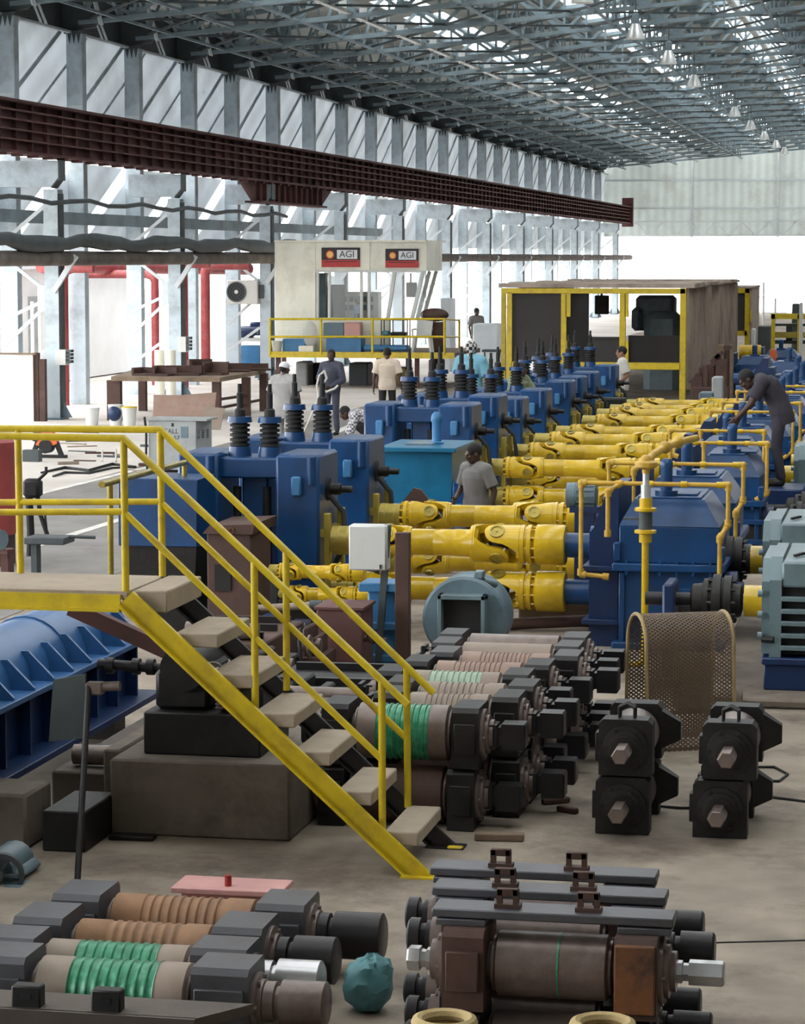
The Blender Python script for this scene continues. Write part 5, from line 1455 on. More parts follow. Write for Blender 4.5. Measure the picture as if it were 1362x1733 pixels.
# air conditioner and control boxes on the columns
t = thing('air_conditioner', 'white outdoor air conditioner with round dark fan on the column left of the cabin', 'air conditioner', (at(411, 515, Y=77.2).x, 77.2, at(411, 515, Y=77.2).z))
q = MB(); pbox(q, 384, 436, 474, 515, 77.2, .35, .02); q.build('casing', M['white'], t, w=True)
p = at(400, 494, Y=77.19)
q = MB().ring(p, (0, -1, 0), .31, .05, .02, 28)
for r_ in (.22, .15): q.ring(p, (0, -1, 0), r_, .02, .015, 24)
for k in range(8):
    a = PI * k / 8
    q.bar(p + Vector((math.cos(a) * .3, -.01, math.sin(a) * .3)), p - Vector((math.cos(a) * .3, .01, math.sin(a) * .3)), .015, .015)
q.build('fan_guard', M['steeld'], t, w=True)
MB().cyl(p, p + Vector((0, -.006, 0)), .27, n=24).build('fan_opening', M['darkroom'], t, w=True)
MB().cyl(p, p + Vector((0, -.03, 0)), .06, n=14).build('fan_hub', M['white'], t, w=True)
q = MB(); pbox(q, 436, 446, 482, 505, 77.3, .3); q.build('bracket', M['steeld'], t, w=True)
for (x0, x1, y0, y1, Y, lb) in ((94, 120, 592, 618, 57.2, 'white switch box on the nearest crane column'), (301, 322, 570, 596, 67.3, 'white switch box on the second crane column')):
    t = thing('switch_box', lb, 'switch box', (at(x0, y1, Y=Y).x, Y, at(x0, y1, Y=Y).z))
    q = MB(); pbox(q, x0, x0 + (x1 - x0) * .65, y0, y1, Y, .3, .01); q.build('box', M['white'], t, w=True)
    q = MB()
    for k in range(4): pbox(q, x0 + (x1 - x0) * .66, x1, y0 + k * 6, y0 + k * 6 + 4.5, Y + .02, .2)
    q.build('socket', M['steeld'], t, w=True)
# ------------------------------------------------------------------ outside the open wall
t = None
for i, (px, y0, y1, Y, lb) in enumerate(((107, 462, 672, 63.0, 'red standpipe outside the wall just right of the nearest crane column'), (262, 470, 650, 73.5, 'red standpipe outside, left of the second crane column'), (309, 452, 640, 72, 'thick red standpipe outside, right of the second crane column'), (347, 455, 645, 76.5, 'red standpipe outside with elbow at its top, before the third wall post'))):
    a = at(px, y0, Y=Y)
    q = MB()
    pts = [(a.x, Y, 0), (a.x, Y, a.z - .1), (a.x + .05, Y, a.z + .05), (a.x + .25, Y, a.z + .12), (a.x + (1.4 if i == 3 else -2.2 if i == 1 else .8), Y, a.z + .12)]
    if i == 1: pts = [(a.x, Y, 0), (a.x, Y, a.z - .1), (a.x - .08, Y, a.z + .04), (a.x - .25, Y, a.z + .1), (a.x - 2.6, Y, a.z + .1)]
    q.tube(pts, .15 if i in (2, 3) else .12, 12)
    solo('standpipe', q, M['redpipe'], lb, 'pipe', (a.x, Y, 0), 'red standpipes outside')
q = MB().tube([at(70, 450, Y=70), at(420, 455, Y=82)], .2, 12)
solo('header_pipe', q, M['redpipe'], 'horizontal red header pipe outside behind the service pipe', 'pipe', tuple(at(70, 450, Y=70)))
t = thing('outbuilding', 'pale outbuilding outside the open wall at the left', 'building', (-29.5, 64, 0))
q = MB().box(-33, -25.5, 66, 84, 0, 3.4); q.build('walls', M['outbld'], t, w=True)
q = MB().box(-33.2, -25.2, 65.8, 84.2, 3.4, 3.6); q.build('roof', M['pale'], t, w=True)
for y in (68.0, 72.5, 77): MB().box(-25.52, -25.46, y, y + 1.0, .2, 2.6).build('door_panel', M['grey'], t, w=True)
for k in range(3):
    a = at(128 + 12 * k, 600, Y=68)
    solo('downpipe', MB().tube([(a.x, 64.5, 0), (a.x, 64.5, 2.6)], .05, 8), M['white'], '%s white thin pipe standing outside the open wall' % ['left', 'middle', 'right'][k], 'pipe', (a.x, 64.5, 0), 'white pipes outside')
t = thing('pump_skid', 'blue pump skid with dark motor outside under the air conditioner', 'pump', (at(395, 620, Y=80).x, 80, 0))
q = MB(); pbox(q, 402, 440, 585, 622, 80, .9, .02); q.build('tank', M['bblue'], t, w=True)
q = MB(); pbox(q, 392, 442, 572, 578, 80, 1.0); q.build('frame', M['white'], t, w=True)
q = MB(); pbox(q, 405, 425, 552, 572, 80.2, .5, .05); pbox(q, 422, 440, 545, 568, 80.3, .5, .05); q.cyl(at(408, 560, Y=80.1), at(436, 560, Y=80.1), .12); q.build('motor', M['dblue'], t, w=True)
q = MB()
for x in (394, 440): q.box(at(x, 600, Y=80).x - .03, at(x, 600, Y=80).x + .03, 80.1, 80.16, 0, at(x, 575, Y=80).z)
q.build('leg', M['pale'], t, w=True)
# plastic sheet screen and brown posts at the left edge
t = thing('plastic_screen', 'hazy clear plastic sheet screen between brown posts at the left edge', 'screen', (at(30, 715, Z=0).x, 57.0, 0))
q = MB(); pbox(q, -30, 56, 598, 716, 56.6, .03)
q.build('sheet', M['plasticsheet'], t, w=True)
for x in (60, 71):
    q = MB().box(at(x, 650, Y=56.7).x - .07, at(x, 650, Y=56.7).x + .07, 56.7, 56.85, 0, at(x, 597 + (x - 60), Y=56.7).z); q.build('post', M['brown'], t, w=True)
q = MB(); pbox(q, -30, 60, 597, 600, 56.58, .06); q.build('top_batten', M['wood'], t, w=True)
solo('pale_plank', MB().bar(at(-30, 726, Z=.06), at(110, 722, Z=.06), .5, .1), M['white'], 'long pale plank on the floor under the plastic screen', 'plank', tuple(at(40, 724, Z=0)))
for i, (px, py, h, lb) in enumerate(((156, 720, .4, 'white bucket, leftmost of the three by the bench'), (196, 721, .48, 'white bucket with blue cloth, middle of the three by the bench'), (219, 722, .42, 'yellowish-white bucket, rightmost of the three by the bench'))):
    p = at(px, py, Z=0)
    t = thing('bucket', lb, 'bucket', p, 0, 'buckets by the bench')
    MB().lathe((0, 0, 0), (0, 0, 1), [(0, .13), (h - .03, .165), (h - .03, .175), (h, .175)], 18).build('pail', M['white'], t)
    if i == 1: MB().ell((.0, -.1, h * .6), (.16, .14, .18), None, 12, 8).build('cloth', M['dblue'], t)
    if i == 2: MB().lathe((0, 0, h), (0, 0, 1), [(0, .176), (.025, .176)], 18).build('lid', M['rail'], t)
# rough steel bench with scrap
t = thing('work_bench', 'long rough steel work bench heaped with scrap at the left', 'bench', (-16.8, 58.3, 0))
A = at(190, 650, Y=57.0); B = at(448, 632, Y=62.0)
za = 1.0
def bz(x, y, Y): return at(x, y, Y=Y)
a0, a1, a2, a3 = bz(188, 645, 57.2), bz(372, 650, 57.2), bz(450, 630, 61.6), bz(270, 630, 61.6)
zt_ = 1.02
q = MB().prism([(a0.x, 57.2), (a1.x, 57.2), (a2.x, 61.6), (a3.x - .6, 61.6)], 'z', zt_ - .1, zt_)
q.build('bench_top', M['wood'], t, w=True)
for (x, Y) in ((192, 57.3), (365, 57.3), (415, 59.3), (445, 61.4), (240, 61.0)):
    p = at(x, 680, Y=Y)
    w2 = .16 if x == 192 else .09
    q = MB().box(p.x - w2, p.x + w2, Y, Y + .18, 0, zt_ - .09); q.build('leg', M['brown'], t, w=True)
q = MB().bar((at(365, 690, Y=57.4).x, 57.5, .3), (at(445, 690, Y=61.4).x, 61.3, .3), .06, .06); q.bar((at(365, 690, Y=57.4).x, 57.5, .5), (at(415, 690, Y=59.3).x, 59.3, .5), .06, .06); q.build('stretcher', M['brown'], t, w=True)
scr = [(262, 648, .95, .5, .18, 58, 'wedge of dark plate at the left of the bench scrap'), (300, 640, 1.1, .4, .22, 58.2, 'long dark channel lying in the bench scrap'), (340, 634, .6, .5, .34, 59, 'upright dark box section in the bench scrap'), (365, 640, .5, .4, .3, 58.6, 'small dark frame on the bench front edge'), (395, 628, .8, .5, .2, 60.2, 'brown angle iron on the bench right half'), (425, 625, .9, .5, .16, 61, 'brown plate stack at the right end of the bench')]
for i, (px, py, lx, ly, lz, Y, lb) in enumerate(scr):
    p = at(px, py, Y=Y)
    q = MB().box(-lx / 2, lx / 2, -ly / 2, ly / 2, 0, .05, .01); q.box(-lx / 2, lx / 2, ly / 2 - .06, ly / 2, .04, lz); q.prism([(-lx / 2, .04), (-lx / 2 + .06, .04), (-lx / 2 + .06, lz * .9), (-lx / 2, lz)], 'y', -ly / 2, ly / 2)
    o = solo('steel_offcut', q, M['brown'], lb, 'scrap', (p.x, Y, zt_), 'scrap on the bench', .3 * (i % 3) - .2, True)
for px, lb in ((270, 'left of the two pale drums behind the bench'), (289, 'right of the two pale drums behind the bench')):
    p = at(px, 622, Y=64.5)
    solo('pale_drum', MB().lathe((p.x, 64.5, 0), (0, 0, 1), [(0, .125), (.02, .13), (at(px, 593, Y=64.5).z, .13), (at(px, 593, Y=64.5).z + .01, .12)], 18), M['cream'], lb, 'drum', (p.x, 64.5, 0), 'pale drums')
a = at(316, 720, Z=0)
solo('leaning_sheet', MB().prism([(at(258, 700, Y=55).x, 0), (at(360, 700, Y=55).x, 0), (at(366, 668, Y=55).x, at(366, 664, Y=55).z), (at(300, 670, Y=55).x, at(300, 669, Y=55).z), (at(260, 672, Y=55).x, at(258, 668, Y=55).z)], 'y', 55.0, 55.03), M['rollpink'], 'pinkish rusty steel sheet standing against the bench', 'steel sheet', (a.x, 55, 0))
solo('leaning_sheet', MB().prism([(at(340, 700, Y=54.7).x, 0), (at(372, 700, Y=54.7).x, 0), (at(380, 690, Y=54.7).x, at(380, 691, Y=54.7).z), (at(346, 690, Y=54.7).x, at(346, 688, Y=54.7).z)], 'y', 54.7, 54.73), M['rollbeige'], 'smaller beige sheet leaning at the right of the pinkish one', 'steel sheet', (at(360, 720, Y=54.7).x, 54.7, 0))
# grey cabinet with stencilled letters
YB = 43.6
t = thing('grey_cabinet', 'grey electrical cabinet with stencilled letters behind the stair rail', 'cabinet', (at(300, 800, Y=YB).x, YB, 0))
xa, xb = at(251, 760, Y=YB).x, at(332, 760, Y=YB).x
zc_ = at(300, 712, Y=YB).z
q = MB().box(xa, xb, YB, YB + .6, .05, zc_, .01); q.build('body', M['grey'], t, w=True)
q = MB().box(xa - .03, xb + .2, YB - .03, YB + .7, zc_, zc_ + .03); q.build('lid', M['grey'], t, w=True)
q = MB().add([(xb, YB, .05), (xb + .17, YB + .4, .05), (xb + .17, YB + .4, zc_), (xb, YB, zc_), (xb, YB + .6, .05), (xb, YB + .6, zc_)], [(0, 1, 2, 3), (1, 4, 5, 2), (0, 4, 1), (3, 2, 5)]); q.build('side_panel', M['grey'], t, w=True)
q = MB()
for k in range(4):
    for j in range(3): q.box(xb + .02 + .05 * j, xb + .05 + .05 * j, YB + .045 + .12 * j - .03, YB + .06 + .12 * j, zc_ - .18 - .04 * k, zc_ - .165 - .04 * k)
q.build('louvre', M['steeld'], t, w=True)
p = at(292, 719, Y=YB)
q = MB().box(p.x - .02, p.x + .02, YB - .008, YB, p.z - .03, p.z + .03); q.build('label_plate', M['black'], t, w=True)
a, b = at(306, 741, Y=YB), at(318, 722, Y=YB)
q = MB().box(a.x, b.x, YB - .01, YB, a.z, b.z, .003); q.build('vent_panel', M['slate'], t, w=True)
p = at(289, 730, Y=YB); text_mesh('CALL', .12, (p.x, YB - .002, p.z), 'stencil_letters', M['signdark'], t)
p = at(299, 741, Y=YB); text_mesh('57', .11, (p.x, YB - .002, p.z), 'stencil_letters', M['signdark'], t)
q = MB().box(xa, xa + .1, YB + .05, YB + .15, 0, .05); q.box(xb - .1, xb, YB + .05, YB + .15, 0, .05); q.build('foot', M['black'], t, w=True)
q = MB().tube([(xa - .06, YB - .02, zc_ + .06), (xa - .02, YB - .05, zc_ - .2), (xa - .03, YB - .04, zc_ - .6), (xa - .02, YB, .02)], .022, 8); q.build('cable', M['rubber'], t, w=True)
# red tank on a trolley at the left edge
t = thing('red_tank', 'faded red upright tank at the left edge behind the landing rail', 'tank', (at(-22, 900, Y=30).x, 30, 0))
x = at(-22, 900, Y=30).x
q = MB().lathe((x, 30, at(0, 905, Y=30).z), (0, 0, 1), [(0, .33), (.02, .36), (.4, .36), (.41, .37), (.44, .37), (.45, .36), (at(0, 748, Y=30).z - at(0, 905, Y=30).z, .36), (at(0, 744, Y=30).z - at(0, 905, Y=30).z, .32)], 32); q.build('shell', M['drum'], t, w=True)
q = MB()
for s_ in (-.25, .25): q.box(x + s_ - .04, x + s_ + .04, 29.8, 30.2, 0, at(0, 905, Y=30).z + .02)
q.build('leg', M['brown'], t, w=True)
t = thing('pipe_trolley', 'brown trolley carrying a grey pipe in front of the red tank', 'trolley', (at(20, 970, Y=27).x, 27, 0))
x = at(20, 940, Y=27).x; z = at(10, 925, Y=27).z
q = MB().cyl((x - .9, 27.0, z + .12), (x + .03, 26.6, z + .12), .11, n=20); q.build('grey_pipe', M['steel'], t, w=True)
q = MB().bar((x - .8, 27.1, z - .02), (x + .1, 26.7, z - .02), .12, .05); q.box(x - .6, x - .5, 26.9, 27.1, .15, z); q.box(x - .02, x + .06, 26.7, 26.9, .12, z); q.box(x - .6, x - .15, 26.9, 27, .1, z - .1); q.build('frame', M['redox'], t, w=True)
q = MB().cyl((x + .14, 26.6, .08), (x + .14, 26.75, .08), .085, n=18); q.bar((x + .02, 26.75, .12), (x + .14, 26.68, .08), .04, .04); q.build('wheel', M['rubber'], t, w=True)
t = thing('rod_stand', 'black stand with bent arm and legs behind the landing rail', 'stand', (at(58, 900, Y=31).x, 31, 0))
q = MB()
f = lambda x, y: at(x, y, Y=31)
q.tube([f(48, 820), f(52, 900), f(50, 985)], .05, 8); q.tube([f(60, 815), f(68, 870), f(80, 905)], .03, 8); q.tube([f(62, 815), f(78, 800), f(78, 790)], .02, 8); q.box(f(42, 850).x, f(70, 850).x, 30.9, 31.1, f(50, 842).z, f(50, 810).z, .04)
q.tube([f(76, 870), f(80, 905)], .015, 6)
q.build('arm_and_legs', M['rubber'], t, w=True)
q = MB(); a, b = at(40, 914, Y=28.5), at(108, 912, Y=28.5)
q.box(a.x, b.x, 28.5, 28.9, a.z - .05, a.z + .03, .01); q.cyl((b.x, 28.7, a.z + .03), (b.x + .3, 28.75, a.z + .02), .02); q.box(a.x + .05, a.x + .12, 28.6, 28.75, 0, a.z - .04)
solo('side_shelf', q, M['steeld'], 'dark flat shelf plate with thin bar behind the landing rail', 'shelf', (a.x, 28.5, 0))
# small orange pipe clamp with black feet on the floor
p = at(80, 775, Z=0)
t = thing('pipe_clamp', 'orange and black clamp device on the pale floor at the left', 'clamp', p)
MB().prism([(-.2, .25), (-.08, .5), (.12, .5), (.22, .28), (.06, .2), (-.06, .2)], 'y', -.08, .08).build('orange_body', M['orange'], t)
q = MB().cyl((-.2, -.1, .4), (-.2, .1, .4), .09); q.cyl((0, -.12, .22), (0, .1, .22), .13); q.bar((-.18, 0, .3), (-.3, 0, 0), .08, .08); q.bar((.18, 0, .3), (.3, 0, 0), .08, .08); q.box(-.35, .38, -.06, .06, 0, .06); q.build('feet', M['rubber'], t)
p = at(50, 782, Z=0)
solo('dark_block', MB().box(p.x - .14, p.x + .18, p.y, p.y + .2, 0, .22, .01), M['steeld'], 'dark block on the pale floor left of the orange clamp', 'block', tuple(p))
p = at(184, 782, Z=0)
q = MB().box(p.x - .14, p.x - .12, p.y, p.y + .05, 0, .22); q.box(p.x + .12, p.x + .14, p.y, p.y + .05, 0, .24); q.box(p.x - .14, p.x + .14, p.y, p.y + .05, .0, .02)
solo('u_bracket', q, M['white'], 'small white upright bracket on the pale floor', 'bracket', tuple(p))
rng = random.Random(11)
for i in range(16):
    px, py = rng.uniform(110, 250), rng.uniform(728, 800)
    p = at(px, py, Z=0)
    q = MB().box(-rng.uniform(.1, .35), rng.uniform(.1, .4), -.04, .04, 0, rng.uniform(.02, .06), .005)
    lb = 'one of the loose offcuts scattered over the pale floor left of the grey cabinet'
    solo('floor_offcut', q, M[['brown', 'steeld', 'rollbeige', 'wood'][i % 4]], lb, 'scrap', (p.x, p.y, 0), 'offcuts on the pale floor', rng.uniform(-.6, .6), True)
q = MB()
for k in range(2): q.tube([at(x, y, Z=.02) for x, y in ((70 + 20 * k, 800 + 6 * k), (110, 792 + 8 * k), (150, 797 + 4 * k), (190, 786 + 6 * k), (230, 790))], .02, 6)
solo('floor_cables', q, M['rubber'], 'dark cables snaking along the lane edge on the floor', 'cables', tuple(at(150, 797, Z=0)))

# ------------------------------------------------------------------ yellow-framed shed over the mill
YS = 67.75
t = thing('machine_shed', 'yellow-framed shed with dark panels standing over the mill line', 'shed', (at(1005, 680, Y=YS).x, YS, 0))
q = MB(); pbox(q, 848, 1160, 488, 497, YS, .15, .01); q.build('top_beam', M['rail'], t, w=True)
q = MB(); pbox(q, 864, 1152, 613, 625, YS, .15, .01); q.build('bottom_beam', M['rail'], t, w=True)
for (a, b, c, d, Y, nm) in ((857, 866, 495, 640, YS, 'post'), (1150, 1160, 488, 681, YS, 'post'), (848, 855, 488, 660, YS + 2.5, 'post')):
    q = MB(); pbox(q, a, b, c, d, Y, .15); q.v = [(p[0], p[1], 0 if p[2] < .8 else p[2]) for p in q.v]; q.build(nm, M['rail'], t, w=True)
q = MB(); pbox(q, 949, 958, 497, 613, YS, .12); pbox(q, 957, 965, 497, 536, YS, .12); pbox(q, 957, 965, 577, 613, YS, .12); q.build('mullion', M['rail'], t, w=True)
q = MB(); pbox(q, 1048, 1058, 497, 613, YS, .12); pbox(q, 1057, 1063, 497, 536, YS, .12); pbox(q, 1057, 1063, 577, 613, YS, .12); q.build('mullion', M['rail'], t, w=True)
q = MB(); pbox(q, 866, 949, 496, 614, YS + .08, .04); q.build('mesh_panel', M['panel'], t, w=True)
q = MB(); pbox(q, 958, 996, 496, 614, YS + .1, .04); q.build('mesh_panel', M['darkroom'], t, w=True)
q = MB(); pbox(q, 996, 1049, 572, 614, YS + .1, .04); pbox(q, 996, 1049, 570, 573, YS + .06, .05); q.build('lower_panel', M['panel'], t, w=True)
q = MB(); pbox(q, 1063, 1150, 568, 614, YS + .1, .04); q.build('lower_panel', M['darkroom'], t, w=True)
XS = at(1160, 600, Y=YS).x
YS2 = at(1243, 560, X=XS).y
zr = at(1155, 488, Y=YS).z
q = MB().box(XS - .02, XS + .06, YS + .15, YS2, .3, zr)
y = YS + .3
while y < YS2: q.box(XS + .06, XS + .1, y, y + .12, .3, zr - .02); y += .3
q.build('corrugated_side', M['shedwall'], t, w=True)
X0 = at(848, 600, Y=YS).x
q = MB(); rng = random.Random(5)
y = YS
while y < YS2 - .5:
    q.box(X0 - .1 + rng.uniform(-.1, .1), XS + .15 + rng.uniform(-.05, .1), y, y + 1.4, zr + .01, zr + .06 + rng.uniform(0, .07)); y += 1.2
q.build('roof_sheeting', M['shedwall'], t, w=True)
q = MB().box(X0, X0 + .06, YS + 3, YS2 - 4, 1.2, zr); q.build('left_side', M['panel'], t, w=True)
q = MB(); pbox(q, 1075, 1140, 500, 560, YS + 7, 1.0, .1); pbox(q, 1088, 1150, 528, 614, YS + 6, 1.2, .2); pbox(q, 1068, 1085, 520, 560, YS + 6.8, .6, .1); q.v = [(p[0], p[1], 0 if p[2] < 1.1 else p[2]) for p in q.v]
solo('shed_machine', q, M['steel'], 'dark bulky machine inside the yellow-framed shed at its right', 'machine', (at(1110, 600, Y=YS + 6).x, YS + 6, 0))
q = MB(); pbox(q, 1006, 1029, 500, 532, YS + 2, .25, .02); q.bar(at(1018, 501, Y=YS + 2.1), at(1018, 488, Y=YS + 2.1), .06, .06)
solo('hanging_box', q, M['rubber'], 'black box hanging from the shed roof in the bright opening', 'box', tuple(at(1018, 532, Y=YS + 2)))
q = MB(); pbox(q, 1000, 1046, 548, 556, YS + 16, .5); q.v = [(p[0], p[1], 0 if p[2] < 1.75 else p[2]) for p in q.v]
solo('pale_bench', q, M['cream'], 'pale bench seen through the shed opening', 'bench', (at(1020, 560, Y=YS + 16).x, YS + 16, 0))
# ------------------------------------------------------------------ second shed and far machines at the right
YT = YS2 + .6
t = thing('far_shed', 'second yellow-framed shed behind the first at the right', 'shed', (at(1250, 580, Y=YT).x, YT, 0))
q = MB(); pbox(q, 1235, 1268, 488, 496, YT, .15); pbox(q, 1235, 1264, 560, 568, YT, .15); q.build('beam', M['rail'], t, w=True)
q = MB(); pbox(q, 1260, 1268, 488, 575, YT, .15); pbox(q, 1267, 1271, 525, 545, YT, .15); q.v = [(p[0], p[1], p[2] if p[2] > at(1264, 572, Y=YT).z else 0) for p in q.v]; q.build('post', M['rail'], t, w=True)
q = MB(); pbox(q, 1230, 1261, 495, 562, YT + .08, .04); q.build('mesh_panel', M['panel'], t, w=True)
q = MB(); 
a = at(1268, 488, Y=YT); b = at(1281, 488, X=a.x + .1)
q.box(a.x, a.x + .08, YT + .15, at(1281, 500, X=a.x).y, .6, a.z); q.build('corrugated_side', M['shedwall'], t, w=True)
q = MB().box(a.x - 4, a.x + .1, YT, at(1281, 500, X=a.x).y, a.z, a.z + .06); q.build('roof_sheeting', M['shedwall'], t, w=True)
def fbox(name, x0, x1, y0, y1, Y, dep, m, lb, cat, ground=True, c=.03):
    q = MB(); pbox(q, x0, x1, y0, y1, Y, dep, c)
    zm = min(p[2] for p in q.v)
    if ground: q.v = [(p[0], p[1], 0 if p[2] < zm + c + .01 else p[2]) for p in q.v]
    return solo(name, q, M[m], lb, cat, (at((x0 + x1) / 2, y1, Y=Y).x, Y, 0 if ground else zm))
# far gearboxes: copies of the gearbox type
for i, (px, py, Y, lb) in enumerate(((1311, 629, 56.5, 'blue gearbox beyond the stooping man, right of the shed corner'), (1300, 612, 63, 'blue gearbox farther back at the right, above the stooping man'), (1245, 603, 70, 'blue gearbox at the far right corner of the first shed'), (1292, 592, 76, 'farthest blue gearbox, under the orange hood'))):
    p = at(px, py, Y=Y)
    dup(gf, (p.x, Y, 0), 0, lb, (1.15, 1, p.z / 1.34))
for i, (px, lb) in enumerate(((1250, 'left of the two yellow coil drums'), (1268, 'right of the two yellow coil drums'))):
    p = at(px, 607, Y=72); p2 = at(px, 584, Y=72)
    t = thing('coil_drum', lb + ' at the far shed', 'drum', (p.x, 72, 0), 0, 'yellow coil drums')
    q = MB().cyl((p.x, 72.2, p.z + .18), (p.x + .3, 72.2, p.z + .18), .19, n=20)
    for k in range(6): q.lathe((p.x + .05 * k, 72.2, p.z + .18), (1, 0, 0), [(0, .19), (.01, .2), (.02, .19)], 20, False)
    q.build('drum', M['yellow'], t, w=True)
    q = MB().box(p.x, p.x + .3, 72.1, 72.3, 0, p.z); q.build('stand', M['blue'], t, w=True)
p = at(1308, 606, Y=73)
solo('orange_hood', MB().frustum((p.x - .11, p.x + .11, 73, 73.2, p.z), (p.x - .09, p.x + .07, 73.02, 73.18, p.z + .24)).box(p.x - .08, p.x + .08, 73.03, 73.17, 0, p.z), M['orange'], 'orange hood on a stand among the far blue machines', 'hood', (p.x, 73.1, 0))
t = thing('yellow_frame', 'low yellow steel frame with dark shelves at the far right', 'frame', (at(1330, 590, Y=80).x, 80, 0))
q = MB(); pbox(q, 1304, 1380, 531, 540, 80, .2); q.build('top_rail', M['rail'], t, w=True)
q = MB()
for x in (1308, 1352): pbox(q, x - 3, x + 3, 532, 590, 80, .15)
q.v = [(p[0], p[1], 0 if p[2] < 1.2 else p[2]) for p in q.v]; q.build('post', M['rail'], t, w=True)
q = MB(); pbox(q, 1310, 1380, 562, 572, 80.05, .2); q.build('mid_rail', M['olive'], t, w=True)
q = MB(); pbox(q, 1306, 1380, 548, 552, 80.3, .6); pbox(q, 1306, 1380, 576, 582, 80.3, .6); pbox(q, 1330, 1340, 548, 582, 80.4, .4); q.build('shelf', M['steeld'], t, w=True)
fbox('white_post', 1352, 1358, 512, 590, 79, .15, 'white', 'white post at the right edge before the yellow frame', 'post')
fbox('dark_tank', 1340, 1352, 514, 532, 86, .5, 'steeld', 'small dark tank above the yellow frame at the far right', 'tank')
fbox('scrap_heap', 1282, 1304, 552, 580, 84, 1.2, 'steeld', 'dark heap of equipment left of the yellow frame', 'equipment')
fbox('white_panel_box', 1271, 1278, 556, 571, 79, .2, 'white', 'small white panel box at the corner of the far shed', 'box')
fbox('silver_box', 1204, 1222, 638, 664, 59, .5, 'grey', 'small silver-grey box right of the shed side wall', 'box')
fbox('slate_motor_box', 1182, 1205, 664, 680, 56, .5, 'slate', 'small slate motor at the foot of the shed corner', 'motor')
q = MB(); rr = random.Random(9)
pbox(q, 1170, 1232, 655, 690, 66.4, .6, .03)
for k in range(9):
    x0 = 1168 + 7 * k; y0 = 640 - 6.2 * k + rr.uniform(-8, 14)
    pbox(q, x0, x0 + rr.uniform(7, 14), y0, 672, 66.5 + rr.uniform(0, .3), rr.uniform(.1, .3), .02)
    q.bar(at(x0, y0 + 6, Y=66.6), at(x0 + 14, y0 + rr.uniform(-10, 14), Y=66.6), .07, .1)
q.v = [(a, b, 0 if c < .25 else c) for a, b, c in q.v]
solo('rust_fittings', q, M['brown'], 'rusty jagged fittings heaped at the foot of the shed side wall', 'fittings', (at(1200, 690, Y=66.4).x, 66.4, 0))
fbox('rust_bracket', 1212, 1240, 584, 600, 69, .4, 'wood', 'weathered bracket box on the rusty fittings by the shed wall', 'bracket')
fbox('storage_box', 1003, 1056, 674, 698, 51.5, .5, 'rubber', 'black box standing among the mill stands before the cream-shirted man', 'box')
fbox('dark_cabinet', 966, 996, 570, 614, 78, .5, 'darkroom', 'dark cabinet inside the shed left of the bright opening', 'cabinet')
# pale machines out in the bright opening
for i, (x0, x1, y0, y1, Y, lb) in enumerate(((800, 842, 548, 604, 88, 'pale machine in the haze right of the cabin'), (745, 762, 505, 600, 84, 'pale cabinet in the haze just right of the cabin'))):
    fbox('pale_machine', x0, x1, y0, y1, Y, 1.0, 'pale', lb, 'machine')
t = thing('trestle', 'thin dark trestle table left of the shed', 'trestle', (at(832, 640, Y=72).x, 72, 0))
q = MB(); pbox(q, 815, 848, 592, 596, 72, .5); q.build('top', M['steeld'], t, w=True)
q = MB().bar(at(820, 596, Y=72.2), (at(824, 640, Y=72.2).x, 72.2, 0), .04, .04); q.bar(at(846, 596, Y=72.2), (at(836, 640, Y=72.2).x, 72.2, 0), .04, .04); q.build('leg', M['steeld'], t, w=True)
# thin poles seen in the far opening
for i, (px, y0) in enumerate(((1291, 478), (1311, 505))):
    p = at(px, 560, Y=140)
    solo('thin_pole', MB().tube([(p.x, 140, 0), (p.x, 140, at(px, y0, Y=140).z)], .05, 6).bar((p.x - .6, 140, at(px, y0 + 25, Y=140).z), (p.x + .6, 140, at(px, y0 + 25, Y=140).z), .04, .04), M['pale'], '%s thin pale pole standing in the bright far opening' % ['left', 'right'][i], 'pole', (p.x, 140, 0))
# ------------------------------------------------------------------ people
M['skin'] = mat('dark_skin', (74, 52, 42), 0.5, 0, 0.08, 8, None, 0, 1, 0.05)
M['skinl'] = mat('light_brown_skin', (150, 108, 86), 0.5, 0, 0.06, 8, None, 0, 1, 0.05)
M['hair'] = mat('black_hair', (26, 24, 24), 0.8, 0, 0.2, 30)
M['greyshirt'] = mat('grey_shirt_cloth', (122, 120, 118), 0.9, 0, 0.08, 8, None, 0, 1, 0.3, 25)
M['coverall'] = mat('dark_coverall_cloth', (58, 55, 64), 0.9, 0, 0.1, 8, (48, 46, 52), 0.5, 4, 0.3, 25)
M['navy'] = mat('navy_coverall_cloth', (62, 66, 82), 0.9, 0, 0.1, 8, (90, 84, 80), 0.4, 4, 0.3, 25)
M['paleg'] = mat('pale_grey_cloth', (160, 158, 156), 0.9, 0, 0.08, 8, None, 0, 1, 0.3, 25)
M['beige'] = mat('beige_shirt_cloth', (212, 196, 178), 0.9, 0, 0.06, 8, None, 0, 1, 0.3, 25)
M['turq'] = mat('turquoise_shirt_cloth', (112, 164, 182), 0.9, 0, 0.06, 8, None, 0, 1, 0.3, 25)
M['wshirt'] = mat('white_shirt_cloth', (216, 216, 218), 0.9, 0, 0.05, 8, None, 0, 1, 0.3, 25)
M['creamshirt'] = mat('cream_shirt_cloth', (206, 204, 196), 0.9, 0, 0.05, 8, None, 0, 1, 0.3, 25)
M['dkpants'] = mat('dark_trouser_cloth', (44, 42, 44), 0.9, 0, 0.1, 8, None, 0, 1, 0.3, 25)
M['greycloth'] = mat('green_grey_cloth', (128, 136, 108), 0.9, 0, 0.15, 12)
M['blueshirt'] = mat('light_blue_shirt_cloth', (120, 150, 186), 0.9, 0, 0.06, 8)
